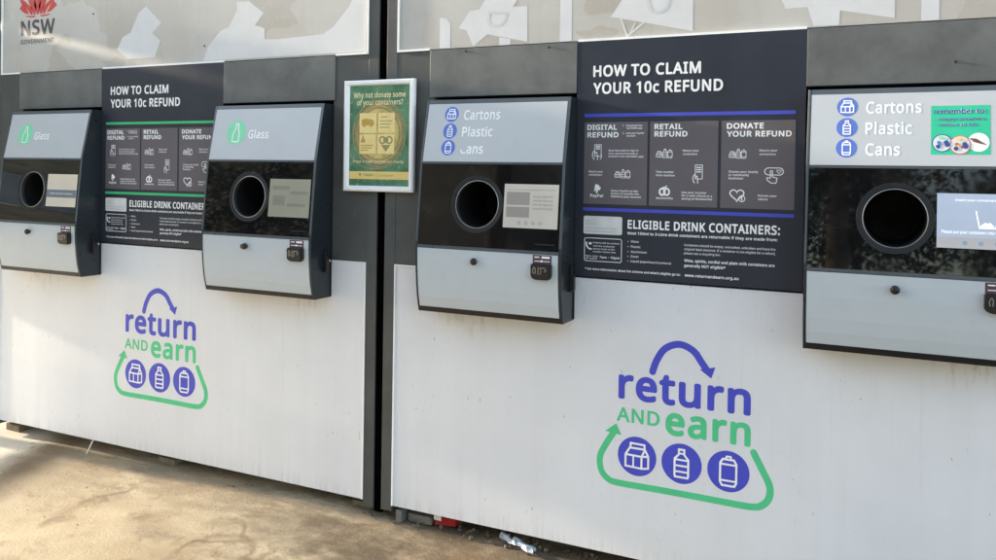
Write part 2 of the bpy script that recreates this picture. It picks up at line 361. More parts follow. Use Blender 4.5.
# lettering: a plain humanist alphabet as outlines, fitted to a measured box
GLYPHS = r'''
&587|213,581,244,581,273,581,297,576,318,567,339,557,354,543,366,524,377,506,383,484,383,458,383,424,372,396,350,372,328,349,301,327,268,308,319,258,371,209,423,159,437,175,448,194,457,216,466,238,473,261,479,286,503,286,526,286,550,286,542,252,531,220,518,191,505,161,489,136,468,114,507,76,546,38,585,0,554,0,522,0,490,0,467,22,443,45,420,67,404,52,386,39,366,28,347,17,326,8,303,2,279,-5,253,-8,223,-8,186,-8,154,-2,127,10,100,22,79,40,65,63,50,87,43,115,43,149,43,176,47,200,57,220,67,240,82,257,100,273,119,288,141,303,166,318,155,330,144,344,133,358,122,372,114,387,107,403,100,419,96,437,96,456,96,482,102,505,114,524,126,542,143,557,165,567,187,576|264,219,209,273,189,262,173,251,159,239,146,228,135,215,128,201,120,187,116,171,116,152,116,122,126,99,146,81,166,63,192,55,225,55,260,55,289,60,314,71,338,83,359,96,375,111,320,165|263,524,241,524,219,524,201,518,186,506,172,494,165,478,165,457,165,438,170,420,180,404,191,387,205,369,225,350,256,368,279,385,292,401,306,418,313,437,313,458,313,477,306,493,294,505,281,518
'180|103,573,128,573,123,504,118,435,112,366,98,366,83,366,68,366,63,435,57,504,52,573,78,573
(241|32,177,32,220,32,264,36,306,45,348,53,390,66,430,83,468,101,505,123,540,150,573,172,573,194,573,217,573,179,522,151,467,132,407,113,346,103,284,103,221,103,179,108,138,116,98,125,57,137,18,154,-20,171,-57,191,-93,216,-127,194,-127,172,-127,150,-127,123,-95,101,-61,83,-24,66,13,53,53,45,94,36,135
)241|209,264,209,220,209,177,204,135,196,94,188,53,175,13,158,-24,140,-61,118,-95,91,-127,69,-127,47,-127,25,-127,49,-93,70,-57,87,-20,103,18,116,57,124,98,133,138,137,179,137,221,137,263,133,304,124,346,116,387,103,427,87,465,70,504,49,539,24,573,46,573,68,573,91,573,118,540,140,505,158,468,175,430,188,390,196,348,204,306
*442|232,609,258,609,253,558,248,507,242,455,294,470,345,484,396,499,400,474,404,450,407,425,358,421,309,417,260,413,292,371,323,329,355,286,332,274,309,261,286,249,264,295,241,342,218,389,198,342,177,295,156,249,133,261,109,274,85,286,116,329,148,371,179,413,130,417,82,421,33,425,37,450,40,474,44,499,95,484,146,470,196,455,191,507,185,558,180,609,206,609
,215|152,87,154,84,149,65,143,45,136,23,128,1,120,-20,111,-42,102,-64,94,-84,85,-103,68,-103,50,-103,33,-103,38,-83,43,-61,49,-38,54,-15,58,8,63,31,67,54,70,74,73,93,98,93,123,93,148,93,150,90
-258|97,184,32,184,32,204,32,225,32,246,97,246,161,246,226,246,226,225,226,204,226,184,161,184
.215|58,24,58,43,58,63,63,77,72,85,82,93,93,97,107,97,121,97,132,93,142,85,152,77,157,63,157,43,157,24,152,10,142,2,132,-7,121,-11,107,-11,93,-11,82,-7,72,2,63,10
0459|419,349,419,287,419,241,416,199,409,163,402,126,391,96,376,70,360,45,341,25,316,12,292,-1,263,-8,229,-8,186,-8,150,4,122,27,94,51,73,85,60,129,46,173,39,226,39,287,39,349,46,402,58,446,71,490,91,523,119,547,146,570,183,581,229,581,271,581,307,570,335,547,364,523,385,490,399,446,412,402|110,339,110,287,110,235,114,191,121,156,129,122,142,96,159,78,177,61,200,52,229,52,257,52,281,61,298,78,315,95,328,121,336,156,344,191,348,235,348,287,348,339,344,383,336,417,328,452,315,478,298,495,281,513,257,521,229,521,200,521,177,513,159,495,142,478,129,452,121,417,114,383
1459|285,191,285,0,262,0,239,0,216,0,216,133,216,267,216,400,216,416,216,429,216,439,216,450,217,460,217,470,218,479,218,489,219,499,210,490,203,483,196,477,189,471,180,464,169,455,149,438,129,422,108,405,96,421,84,437,71,452,123,492,175,532,226,573,246,573,265,573,285,573,285,382
2459|417,21,417,0,291,0,165,0,38,0,38,20,38,39,38,59,88,109,138,160,188,210,217,239,242,265,261,287,281,310,296,332,306,353,316,375,322,399,322,424,322,456,312,480,294,496,275,512,250,520,221,520,193,520,168,516,147,506,126,496,105,483,83,466,70,482,57,497,45,513,60,526,76,538,94,548,112,558,132,566,153,572,174,578,196,581,221,581,256,581,287,574,313,562,338,550,358,532,372,510,387,487,394,460,394,428,394,398,388,370,375,344,363,318,346,292,324,267,302,241,276,214,247,185,207,146,167,107,128,67,128,66,128,65,128,64,224,64,321,64,417,64,417,43
3459|395,480,395,439,395,413,391,391,381,372,371,353,358,338,340,326,322,315,301,306,277,302,277,300,277,299,277,298,323,293,357,279,379,255,402,231,413,201,413,163,413,130,405,100,390,74,374,48,350,28,318,14,286,-1,244,-8,193,-8,163,-8,136,-6,110,-1,84,3,60,11,36,23,36,45,36,67,36,89,60,77,86,68,114,61,142,55,168,51,194,51,245,51,282,61,305,81,328,101,339,129,339,164,339,188,333,208,320,223,308,237,289,248,265,255,241,262,213,265,179,265,160,265,142,265,123,265,123,285,123,306,123,326,142,326,161,326,180,326,211,326,238,330,259,339,280,348,296,361,307,377,318,394,323,412,323,434,323,462,314,483,295,498,276,514,251,521,219,521,199,521,180,519,164,515,147,511,132,506,117,498,103,491,89,483,75,473,63,489,51,505,39,521,60,537,85,551,115,563,145,575,180,581,218,581,278,581,323,567,352,540,381,514
4459|443,151,443,130,415,130,387,130,359,130,359,87,359,43,359,0,337,0,314,0,291,0,291,43,291,87,291,130,200,130,108,130,17,130,17,150,17,170,17,190,107,319,196,447,286,576,311,576,335,576,359,576,359,448,359,321,359,193,387,193,415,193,443,193,443,172|291,314,291,374,291,388,291,400,291,412,292,423,292,434,293,444,293,454,294,464,294,474,294,483,295,492,295,500,294,500,293,500,292,500,288,490,282,479,276,468,269,456,263,446,257,438,200,356,143,275,86,193,154,193,223,193,291,193,291,253
5459|202,351,221,351,260,351,294,345,322,331,351,318,374,299,389,274,405,249,413,219,413,183,413,143,404,109,387,81,370,52,346,30,314,15,282,0,244,-8,199,-8,169,-8,142,-5,116,0,90,5,68,13,51,23,51,45,51,68,51,90,70,78,93,69,121,62,148,55,175,52,200,52,228,52,253,57,274,65,295,74,311,88,323,106,335,125,341,148,341,176,341,213,329,242,306,262,283,282,247,292,197,292,182,292,165,291,146,288,127,285,111,283,99,280,88,287,76,295,64,302,71,392,79,482,86,573,182,573,277,573,373,573,373,551,373,530,373,508,297,508,222,508,146,508,141,453,137,398,132,342,141,344,154,346,169,348,185,350
6459|44,202,44,245,44,278,46,310,51,342,55,374,63,405,75,433,86,462,101,487,121,510,141,532,166,549,196,562,226,574,263,581,306,581,318,581,330,580,344,579,357,578,368,576,377,573,377,553,377,533,377,513,367,516,356,519,344,520,332,522,320,523,308,523,271,523,240,517,216,504,191,492,172,475,158,454,143,433,133,408,127,380,120,352,116,323,115,291,116,291,118,291,119,291,128,304,138,315,150,326,162,336,177,344,194,350,212,356,232,358,255,358,288,358,317,352,342,338,367,324,386,305,400,279,414,253,421,221,421,184,421,145,414,111,399,82,384,53,363,31,336,15,309,0,276,-8,239,-8,212,-8,186,-3,163,7,139,17,119,33,101,54,83,75,69,101,59,133,49,165|218,51,238,51,272,51,299,62,320,84,341,105,351,139,351,184,351,221,342,250,324,271,305,292,277,303,241,303,215,303,194,298,175,287,156,277,142,264,131,248,121,232,115,215,115,198,115,180,118,163,123,146,128,129,136,113,146,99,157,84,170,73,185,64,200,56
7459|135,0,109,0,187,169,266,339,344,508,241,508,138,508,35,508,35,530,35,551,35,573,163,573,291,573,419,573,419,554,419,536,419,518,342,345,264,173,187,0,161,0
8459|196,581,229,581,262,581,292,575,318,565,343,555,363,539,378,519,393,499,400,473,400,443,400,420,395,400,385,383,375,366,362,351,346,338,329,325,311,313,291,303,315,292,336,279,355,265,374,251,390,234,401,216,413,197,419,175,419,148,419,116,411,89,395,65,380,42,358,24,330,11,302,-2,269,-8,231,-8,190,-8,155,-2,126,10,98,23,76,40,61,63,47,86,39,113,39,146,39,172,45,195,56,214,67,233,81,250,99,264,118,278,137,289,158,299,139,310,122,322,107,336,92,349,80,365,71,383,62,400,58,421,58,444,58,474,65,498,80,518,95,538,115,554,141,565,167,575|108,165,108,145,108,117,118,94,138,76,158,57,188,48,229,48,268,48,298,57,319,76,339,94,350,118,350,148,350,166,345,183,335,197,325,211,311,224,293,235,275,246,254,256,229,265,225,267,221,269,217,270,193,260,173,249,157,237,141,226,129,212,121,197,112,182|259,524,228,524,198,524,174,517,155,502,136,488,127,468,127,441,127,421,131,405,141,391,150,378,163,367,179,357,195,348,213,339,232,330,250,338,267,347,282,357,297,366,308,378,317,392,326,405,330,422,330,441,330,468,321,488,302,502,284,517
9459|417,371,417,328,417,295,415,263,410,231,406,198,398,168,387,139,375,111,360,85,340,63,320,41,295,23,265,11,234,-2,197,-8,154,-8,143,-8,131,-7,117,-6,103,-5,91,-3,82,0,82,20,82,40,82,60,91,57,103,54,115,53,128,51,141,50,152,50,190,50,221,56,245,68,269,80,289,97,303,118,318,139,328,164,334,192,341,220,345,250,346,281,344,281,342,281,341,281,333,268,323,257,310,247,298,237,283,229,266,223,248,217,228,214,204,214,172,214,143,221,118,235,93,248,74,268,61,294,47,319,40,350,40,387,40,427,48,462,63,491,78,520,99,542,127,557,154,573,186,581,223,581,250,581,276,575,299,565,323,555,343,539,361,518,379,497,392,471,402,439,412,408|243,521,223,521,190,521,163,510,142,488,120,466,110,433,110,388,110,351,119,322,137,301,155,280,182,269,220,269,245,269,268,275,286,285,305,296,320,309,330,325,340,341,346,357,346,374,346,392,343,409,338,426,333,444,325,460,315,474,305,488,292,500,277,508,261,517
:215|58,24,58,43,58,63,63,77,72,85,82,93,93,97,107,97,121,97,132,93,142,85,152,77,157,63,157,43,157,24,152,10,142,2,132,-7,121,-11,107,-11,93,-11,82,-7,72,2,63,10|58,367,58,387,58,407,63,421,72,429,82,437,93,441,107,441,121,441,132,437,142,429,152,421,157,407,157,387,157,367,152,353,142,345,132,336,121,332,107,332,93,332,82,336,72,345,63,353
?348|112,176,112,183,112,203,114,221,118,235,122,250,129,264,139,277,149,291,163,305,180,319,200,337,217,352,228,363,240,375,248,387,253,398,257,409,260,423,260,439,260,464,252,484,235,498,218,512,194,519,163,519,137,519,113,516,93,509,73,502,53,494,34,485,26,504,18,523,10,541,31,553,55,562,81,569,107,577,136,581,168,581,218,581,258,568,285,543,313,518,327,484,327,440,327,416,323,396,316,379,308,362,297,347,283,332,269,318,252,303,233,287,215,272,201,259,192,248,183,237,176,225,173,215,170,204,168,190,168,175,168,170,168,166,168,161,150,161,131,161,112,161,112,168|94,24,94,43,94,63,99,77,108,85,117,93,129,97,144,97,157,97,168,93,178,85,188,77,192,63,192,43,192,24,188,10,178,2,168,-7,157,-11,144,-11,129,-11,117,-7,108,2,99,10
A512|462,0,437,0,414,59,391,118,368,177,292,177,217,177,141,177,118,118,96,59,73,0,49,0,24,0,0,0,75,192,149,383,224,575,245,575,267,575,289,575,363,383,437,192,512,0,487,0|304,357,282,415,281,419,278,427,274,438,271,449,267,461,263,473,260,485,257,494,255,500,252,490,250,479,247,468,244,457,241,447,238,438,235,429,232,421,230,415,209,357,187,299,165,241,226,241,286,241,346,241,325,299
B521|187,573,241,573,313,573,367,562,404,541,440,520,459,483,459,431,459,408,455,388,446,371,438,354,426,339,409,328,393,316,373,308,350,304,350,303,350,301,350,300,374,296,395,289,415,279,435,269,450,254,461,236,472,217,478,193,478,163,478,128,470,99,454,74,438,50,415,31,385,19,356,6,320,0,279,0,212,0,145,0,78,0,78,191,78,382,78,573,132,573|221,329,256,329,305,329,339,337,357,352,375,368,384,392,384,423,384,454,373,477,351,490,329,504,293,511,245,511,213,511,182,511,150,511,150,450,150,389,150,329,185,329|187,269,150,269,150,199,150,130,150,61,188,61,227,61,265,61,316,61,352,71,371,91,391,110,401,136,401,168,401,189,397,206,388,221,379,236,364,248,344,256,323,265,295,269,260,269,223,269
C507|349,517,323,517,293,517,265,512,241,502,216,491,195,476,178,456,161,436,148,412,139,383,130,354,125,322,125,286,125,239,132,198,147,164,162,129,184,102,213,83,242,65,279,55,322,55,348,55,371,57,394,62,416,66,438,71,460,78,460,57,460,36,460,15,438,7,416,1,393,-2,371,-6,343,-8,312,-8,254,-8,205,4,166,28,127,52,98,86,78,131,59,175,49,227,49,287,49,330,55,370,67,406,79,442,97,473,120,499,143,525,172,545,206,559,240,574,280,581,324,581,353,581,382,578,409,572,436,566,461,558,482,547,472,527,463,506,453,486,435,494,416,501,394,508,372,514
D585|536,353,536,292,536,228,525,174,501,131,477,87,443,55,399,33,354,11,300,0,237,0,184,0,131,0,78,0,78,191,78,382,78,573,137,573,195,573,254,573,312,573,362,562,404,540,446,519,479,488,502,446,525,405|460,214,460,289,460,340,452,382,435,415,418,447,394,471,361,487,329,503,290,511,244,511,213,511,181,511,150,511,150,361,150,211,150,62,176,62,202,62,228,62,305,62,363,81,402,119,441,157
E446|398,21,398,0,291,0,184,0,78,0,78,191,78,382,78,573,184,573,291,573,398,573,398,551,398,530,398,509,315,509,233,509,150,509,150,450,150,390,150,330,228,330,306,330,383,330,383,310,383,289,383,268,306,268,228,268,150,268,150,200,150,132,150,63,233,63,315,63,398,63,398,42
F416|150,81,150,0,126,0,102,0,78,0,78,191,78,382,78,573,184,573,291,573,398,573,398,551,398,530,398,509,315,509,233,509,150,509,150,442,150,374,150,306,227,306,305,306,383,306,383,285,383,264,383,243,305,243,227,243,150,243,150,162
G584|326,281,326,302,392,302,458,302,524,302,524,209,524,115,524,22,493,11,462,4,431,-1,399,-6,363,-8,323,-8,264,-8,214,4,173,28,133,51,102,85,81,130,59,174,49,226,49,286,49,346,61,398,84,442,108,486,142,520,186,544,230,568,283,581,346,581,378,581,408,578,437,572,465,566,492,558,516,547,507,526,498,505,489,484,469,493,446,501,421,508,395,514,369,517,342,517,296,517,257,508,225,489,192,470,167,444,150,409,133,375,124,334,124,286,124,241,132,201,146,166,161,131,184,103,216,84,247,64,289,55,340,55,365,55,387,56,404,59,422,61,438,64,452,68,452,125,452,182,452,238,410,238,368,238,326,238,326,260
H594|516,191,516,0,492,0,468,0,443,0,443,89,443,178,443,267,346,267,248,267,150,267,150,178,150,89,150,0,126,0,102,0,78,0,78,191,78,382,78,573,102,573,126,573,150,573,150,492,150,411,150,330,248,330,346,330,443,330,443,411,443,492,443,573,468,573,492,573,516,573,516,382
I272|239,14,239,0,170,0,101,0,32,0,32,14,32,28,32,42,55,47,77,52,99,57,99,210,99,362,99,515,77,520,55,526,32,531,32,545,32,559,32,573,101,573,170,573,239,573,239,559,239,545,239,531,217,526,194,520,172,515,172,362,172,210,172,57,194,52,217,47,239,42,239,28
J219|27,-152,-3,-152,-16,-152,-27,-151,-37,-150,-47,-148,-55,-145,-63,-142,-63,-122,-63,-101,-63,-81,-54,-83,-45,-85,-35,-87,-26,-88,-16,-89,-5,-89,9,-89,21,-86,33,-81,45,-76,55,-66,63,-53,70,-40,74,-21,74,3,74,193,74,383,74,573,98,573,122,573,146,573,146,385,146,197,146,9,146,-28,140,-58,128,-82,115,-106,98,-124,75,-135,53,-147
K496|418,108,496,0,468,0,440,0,411,0,344,91,276,182,209,273,189,256,169,239,150,222,150,148,150,74,150,0,126,0,102,0,78,0,78,191,78,382,78,573,102,573,126,573,150,573,150,478,150,384,150,290,166,308,182,327,199,345,215,363,232,381,249,399,300,457,352,515,403,573,431,573,460,573,488,573,412,489,336,406,261,323,339,215
L420|185,0,78,0,78,191,78,382,78,573,102,573,126,573,150,573,150,403,150,234,150,64,233,64,317,64,400,64,400,43,400,21,400,0,293,0
M727|350,0,330,0,268,167,205,335,142,502,141,502,140,502,139,502,140,491,141,478,142,461,142,445,143,426,144,407,144,387,144,368,144,347,144,231,144,116,144,0,122,0,100,0,78,0,78,191,78,382,78,573,113,573,149,573,184,573,243,416,302,260,361,103,362,103,363,103,364,103,424,260,484,416,544,573,579,573,614,573,650,573,650,382,650,191,650,0,626,0,602,0,578,0,578,117,578,235,578,352,578,371,578,389,579,408,580,426,580,444,581,460,582,476,583,490,584,501,583,501,582,501,581,501,517,334,453,167,390,0,370,0
N609|532,191,532,0,504,0,476,0,447,0,345,159,243,317,141,476,140,476,139,476,138,476,139,463,140,449,141,432,142,415,142,397,143,378,144,359,144,340,144,320,144,213,144,107,144,0,122,0,100,0,78,0,78,191,78,382,78,573,106,573,133,573,161,573,263,415,365,257,467,99,468,99,469,99,470,99,469,107,469,120,468,137,467,154,466,173,466,193,465,214,464,232,464,249,464,357,464,465,464,573,487,573,509,573,532,573,532,382
O626|577,346,577,287,577,243,572,202,561,166,549,130,533,99,510,73,488,47,461,27,428,13,395,-1,357,-8,314,-8,269,-8,230,-1,196,13,163,27,136,47,114,73,92,99,76,130,65,167,54,203,49,244,49,288,49,347,59,398,78,442,97,486,126,520,166,545,205,569,254,581,314,581,372,581,420,569,459,545,498,521,527,486,547,442,567,398|125,335,125,287,125,239,132,198,145,163,159,128,179,101,207,83,235,64,271,55,314,55,357,55,392,64,420,83,447,101,468,128,481,163,495,198,501,239,501,287,501,359,486,416,456,457,426,498,379,518,314,518,271,518,235,509,207,490,179,472,159,445,145,411,132,377
P485|179,573,229,573,304,573,359,558,393,528,427,499,444,458,444,404,444,381,440,358,433,336,425,315,412,295,395,278,377,261,353,248,324,238,295,228,258,223,216,223,194,223,172,223,150,223,150,149,150,74,150,0,126,0,102,0,78,0,78,191,78,382,78,573,128,573|274,511,223,511,199,511,174,511,150,511,150,435,150,360,150,285,169,285,188,285,208,285,244,285,274,289,298,296,322,304,340,316,352,334,364,351,370,373,370,401,370,438,358,465,334,484,311,502
Q626|577,346,577,287,577,241,571,198,559,160,546,122,527,90,503,64,478,38,447,19,411,6,456,-41,502,-89,548,-136,513,-136,479,-136,444,-136,407,-93,370,-50,334,-7,330,-7,327,-7,324,-8,320,-8,317,-8,314,-8,269,-8,230,-1,196,13,163,27,136,47,114,73,92,99,76,130,65,167,54,203,49,244,49,288,49,347,59,398,78,442,97,486,126,520,166,545,205,569,254,581,314,581,372,581,420,569,459,545,498,521,527,486,547,442,567,398|125,335,125,287,125,239,132,198,145,163,159,128,179,101,207,83,235,64,271,55,314,55,357,55,392,64,420,83,447,101,468,128,481,163,495,198,501,239,501,287,501,359,486,416,456,457,426,498,379,518,314,518,271,518,235,509,207,490,179,472,159,445,145,411,132,377
R499|183,573,236,573,283,573,323,567,353,555,384,543,407,524,422,500,437,476,444,446,444,410,444,379,439,354,427,334,416,313,402,297,385,285,367,273,349,264,330,257,382,171,434,86,487,0,459,0,431,0,403,0,356,79,310,158,264,237,226,237,188,237,150,237,150,158,150,79,150,0,126,0,102,0,78,0,78,191,78,382,78,573,130,573|263,510,232,510,204,510,177,510,150,510,150,439,150,368,150,298,179,298,207,298,236,298,282,298,316,307,338,325,359,344,370,371,370,407,370,432,365,452,355,467,345,482,330,493,310,500,289,507
S440|403,183,403,153,403,119,394,90,378,66,361,42,337,24,307,11,276,-2,240,-8,198,-8,177,-8,156,-7,137,-5,117,-3,99,0,83,4,67,8,53,13,41,19,41,42,41,65,41,88,60,80,84,72,113,65,141,58,171,55,201,55,230,55,253,58,273,66,292,73,306,84,316,98,326,112,330,128,330,147,330,165,326,181,318,194,310,207,297,219,277,230,258,241,230,252,196,265,171,274,150,283,131,294,113,304,97,316,85,330,73,343,63,358,57,375,51,392,48,412,48,435,48,465,56,491,71,513,87,534,108,551,136,563,163,575,195,581,231,581,262,581,291,578,318,572,344,566,368,558,389,549,381,528,374,507,366,487,347,495,325,503,302,508,279,514,254,517,229,517,205,517,185,514,169,507,153,500,141,490,133,478,125,465,121,450,121,434,121,415,125,399,133,386,141,373,154,361,172,351,191,341,215,330,246,318,280,306,308,293,332,279,355,265,372,248,385,228,397,208
T446|259,170,259,0,235,0,211,0,187,0,187,170,187,339,187,509,127,509,68,509,8,509,8,530,8,551,8,573,151,573,294,573,437,573,437,551,437,530,437,509,378,509,318,509,259,509,259,339
U586|513,326,513,202,513,163,505,127,489,95,473,63,449,38,416,20,383,1,341,-8,290,-8,219,-8,165,11,128,50,91,89,72,140,72,204,72,327,72,450,72,573,96,573,120,573,144,573,144,449,144,325,144,201,144,155,157,119,182,93,206,67,244,55,294,55,329,55,357,61,379,73,401,86,416,103,427,126,437,148,442,173,442,202,442,326,442,449,442,573,466,573,489,573,513,573,513,449
V481|456,573,481,573,413,382,345,191,277,0,253,0,229,0,204,0,136,191,68,382,0,573,25,573,50,573,75,573,118,450,161,328,204,205,210,190,215,175,220,160,224,146,228,132,231,119,235,106,238,93,241,80,243,93,246,106,250,119,253,133,257,147,262,161,266,176,271,191,277,207,319,329,362,451,405,573,430,573
W746|710,573,735,573,685,382,634,191,583,0,559,0,534,0,510,0,473,125,436,250,399,375,395,387,392,398,389,410,386,422,383,433,380,443,377,454,375,463,373,471,371,479,370,485,370,488,369,485,368,479,367,471,366,463,364,454,361,443,358,433,355,421,352,409,350,397,346,385,342,373,306,249,270,124,234,0,210,0,186,0,161,0,111,191,60,382,10,573,35,573,60,573,85,573,115,456,144,339,174,223,177,211,180,198,183,186,186,174,188,163,190,151,193,140,195,129,196,118,198,107,200,97,201,87,203,97,205,108,206,119,208,131,211,142,213,154,216,166,219,179,222,191,225,203,229,215,232,227,265,342,299,457,333,573,358,573,383,573,407,573,442,457,477,341,512,225,516,212,520,200,523,187,526,175,529,163,532,151,534,139,537,128,538,117,540,106,542,96,544,87,545,100,547,114,550,129,553,143,556,159,560,175,563,191,567,207,572,224,601,340,631,456,660,573,685,573
X470|403,100,467,0,439,0,412,0,385,0,334,83,284,166,233,249,182,166,131,83,79,0,54,0,29,0,3,0,67,99,130,199,193,298,134,390,75,481,15,573,42,573,69,573,95,573,142,498,189,423,236,348,283,423,330,498,377,573,402,573,428,573,453,573,394,482,335,391,276,300,339,200
Y454|177,385,227,291,277,385,326,479,376,573,402,573,428,573,454,573,390,456,327,339,263,222,263,148,263,74,263,0,239,0,215,0,191,0,191,73,191,146,191,219,127,337,64,455,0,573,26,573,52,573,79,573,128,479
Z459|427,21,427,0,295,0,163,0,30,0,30,18,30,36,30,55,131,206,231,357,332,508,235,508,137,508,40,508,40,530,40,551,40,573,167,573,293,573,419,573,419,554,419,536,419,518,319,367,218,215,118,64,221,64,324,64,427,64,427,43
a450|203,437,231,437,283,437,322,426,347,403,372,380,385,343,385,293,385,195,385,98,385,0,368,0,351,0,334,0,329,20,325,41,320,61,319,61,318,61,317,61,304,45,292,32,279,22,266,12,251,4,234,-1,217,-6,196,-8,172,-8,147,-8,124,-3,103,6,82,15,66,29,55,48,43,67,37,91,37,119,37,162,54,195,87,219,121,242,173,254,243,257,267,257,292,258,316,259,316,268,316,276,316,285,316,321,308,345,293,359,277,373,255,380,227,380,204,380,183,377,163,370,142,363,123,356,106,347,99,365,91,383,84,400,103,410,125,419,151,426,176,433|273,209,252,208,198,206,161,197,141,182,120,167,110,146,110,119,110,95,117,77,132,66,147,55,165,49,188,49,225,49,255,59,279,79,303,99,315,130,315,172,315,184,315,197,315,210,294,209
b493|139,511,139,461,139,443,138,426,138,410,137,394,136,382,135,373,136,373,137,373,139,373,151,391,168,406,189,419,211,431,238,437,272,437,325,437,368,418,401,381,433,344,449,289,449,215,449,166,442,125,427,91,412,58,392,33,365,17,338,0,307,-8,272,-8,238,-8,211,-2,189,10,168,23,151,37,139,55,137,55,135,55,133,55,128,36,123,18,119,0,102,0,85,0,68,0,68,203,68,406,68,609,92,609,115,609,139,609,139,560|299,379,260,379,229,379,205,373,188,361,170,350,157,332,150,308,142,285,139,254,139,217,139,216,139,215,139,214,139,161,147,121,165,93,182,65,214,51,261,51,300,51,329,65,348,93,367,121,376,162,376,216,376,270,367,310,348,338,329,365
c385|265,-8,241,-8,203,-8,169,0,139,15,109,31,86,55,69,87,53,120,44,162,44,213,44,265,53,308,71,342,88,375,112,399,142,415,173,430,207,438,245,438,267,438,288,436,309,431,329,426,346,421,358,415,351,395,344,376,337,356,324,361,309,365,292,370,275,374,259,376,244,376,215,376,191,370,172,358,154,345,140,327,131,303,122,279,117,249,117,213,117,179,122,150,131,126,140,102,153,84,172,71,190,59,213,53,240,53,263,53,284,55,302,60,320,65,336,71,351,78,351,57,351,36,351,15,337,8,321,2,304,-2,286,-6
d493|243,-8,221,-8,167,-8,124,11,92,48,60,85,44,140,44,214,44,288,60,344,93,381,125,419,168,438,221,438,244,438,263,435,280,429,296,424,311,416,323,407,335,397,346,386,354,374,356,374,358,374,359,374,359,381,358,392,356,405,355,419,354,430,354,438,354,495,354,552,354,609,378,609,401,609,425,609,425,406,425,203,425,0,406,0,387,0,368,0,365,19,361,38,358,58,357,58,356,58,354,58,346,45,335,34,323,24,311,15,296,7,279,1,263,-5|193,51,232,51,277,51,309,63,328,88,346,113,355,150,355,200,355,205,355,209,355,213,355,267,346,308,329,336,311,365,279,379,231,379,193,379,165,364,146,334,127,304,117,263,117,213,117,161,127,121,146,93,165,65
e452|196,438,234,438,271,438,303,430,329,414,356,398,376,375,390,346,404,317,411,283,411,244,411,230,411,215,411,201,313,201,215,201,117,201,118,153,131,116,154,90,178,65,211,52,254,52,281,52,306,55,327,60,348,65,370,72,392,82,392,61,392,41,392,20,370,10,349,3,327,-1,306,-6,280,-8,251,-8,210,-8,174,0,143,17,112,33,88,58,70,91,53,124,44,164,44,212,44,259,52,299,68,333,84,366,106,392,134,411,163,429|257,380,233,380,200,380,173,369,154,348,134,326,122,296,119,257,192,257,265,257,338,257,338,282,334,303,326,322,319,340,308,354,292,364,277,375
f276|266,393,266,375,230,375,194,375,158,375,158,250,158,125,158,0,134,0,111,0,87,0,87,125,87,250,87,375,62,375,37,375,12,375,12,386,12,397,12,408,37,416,62,424,87,432,87,441,87,449,87,457,87,494,93,524,104,547,115,570,131,587,152,597,172,608,198,613,227,613,244,613,260,612,274,609,288,606,300,603,310,599,304,581,298,562,292,544,283,546,273,549,262,552,251,554,240,556,228,556,204,556,187,548,175,532,164,516,158,492,158,458,158,449,158,439,158,430,194,430,230,430,266,430,266,412
g493|165,438,221,438,249,438,274,433,297,422,320,411,339,395,355,373,357,373,358,373,359,373,362,392,366,411,369,430,388,430,406,430,425,430,425,284,425,138,425,-7,425,-48,418,-82,404,-109,390,-137,369,-158,341,-172,312,-186,276,-192,233,-192,202,-192,173,-190,147,-186,121,-181,98,-174,78,-165,78,-144,78,-122,78,-100,98,-111,122,-119,149,-125,176,-131,206,-134,237,-134,273,-134,302,-123,324,-101,345,-80,355,-50,355,-13,355,-7,355,-2,355,4,355,10,356,20,356,32,357,44,357,52,358,57,357,57,356,57,354,57,339,35,321,19,299,8,277,-3,251,-8,221,-8,166,-8,122,11,91,51,60,90,44,144,44,214,44,283,60,337,91,377,122,418|259,379,230,379,206,379,186,372,169,359,152,346,139,328,130,303,121,279,117,249,117,213,117,160,127,120,146,92,166,64,194,50,232,50,254,50,272,53,288,58,303,64,316,73,326,85,337,97,344,112,349,131,354,149,356,172,356,197,356,203,356,209,356,214,356,253,352,285,343,309,334,333,320,350,302,362,283,373
h496|139,490,139,431,139,420,138,410,138,399,137,389,136,379,135,370,136,370,138,370,140,370,149,385,160,398,174,407,188,417,203,424,221,429,238,435,255,437,273,437,308,437,337,432,360,421,384,410,401,393,413,370,425,347,431,317,431,280,431,187,431,93,431,0,407,0,384,0,361,0,361,92,361,183,361,275,361,310,353,336,338,353,322,370,298,379,265,379,233,379,207,372,189,360,171,348,158,331,150,308,143,284,139,256,139,222,139,148,139,74,139,0,115,0,92,0,68,0,68,203,68,406,68,609,92,609,115,609,139,609,139,550
i207|115,430,139,430,139,287,139,143,139,0,115,0,92,0,68,0,68,143,68,287,68,430,92,430|92,591,104,591,115,591,124,587,133,580,141,573,145,562,145,546,145,531,141,520,133,512,124,505,115,501,104,501,92,501,83,505,75,512,67,520,63,531,63,546,63,562,67,573,75,580,83,587
j207|46,-192,18,-192,4,-192,-7,-192,-18,-190,-28,-188,-37,-186,-44,-183,-44,-164,-44,-145,-44,-126,-36,-128,-28,-130,-19,-132,-11,-133,-1,-134,9,-134,26,-134,40,-129,51,-120,63,-111,68,-93,68,-67,68,99,68,264,68,430,92,430,115,430,139,430,139,265,139,101,139,-64,139,-91,134,-114,126,-133,117,-152,104,-167,87,-177,69,-187|63,531,63,546,63,562,67,573,75,580,83,587,92,591,104,591,115,591,124,587,133,580,141,573,145,562,145,546,145,531,141,520,133,512,124,505,115,501,104,501,92,501,83,505,75,512,67,520
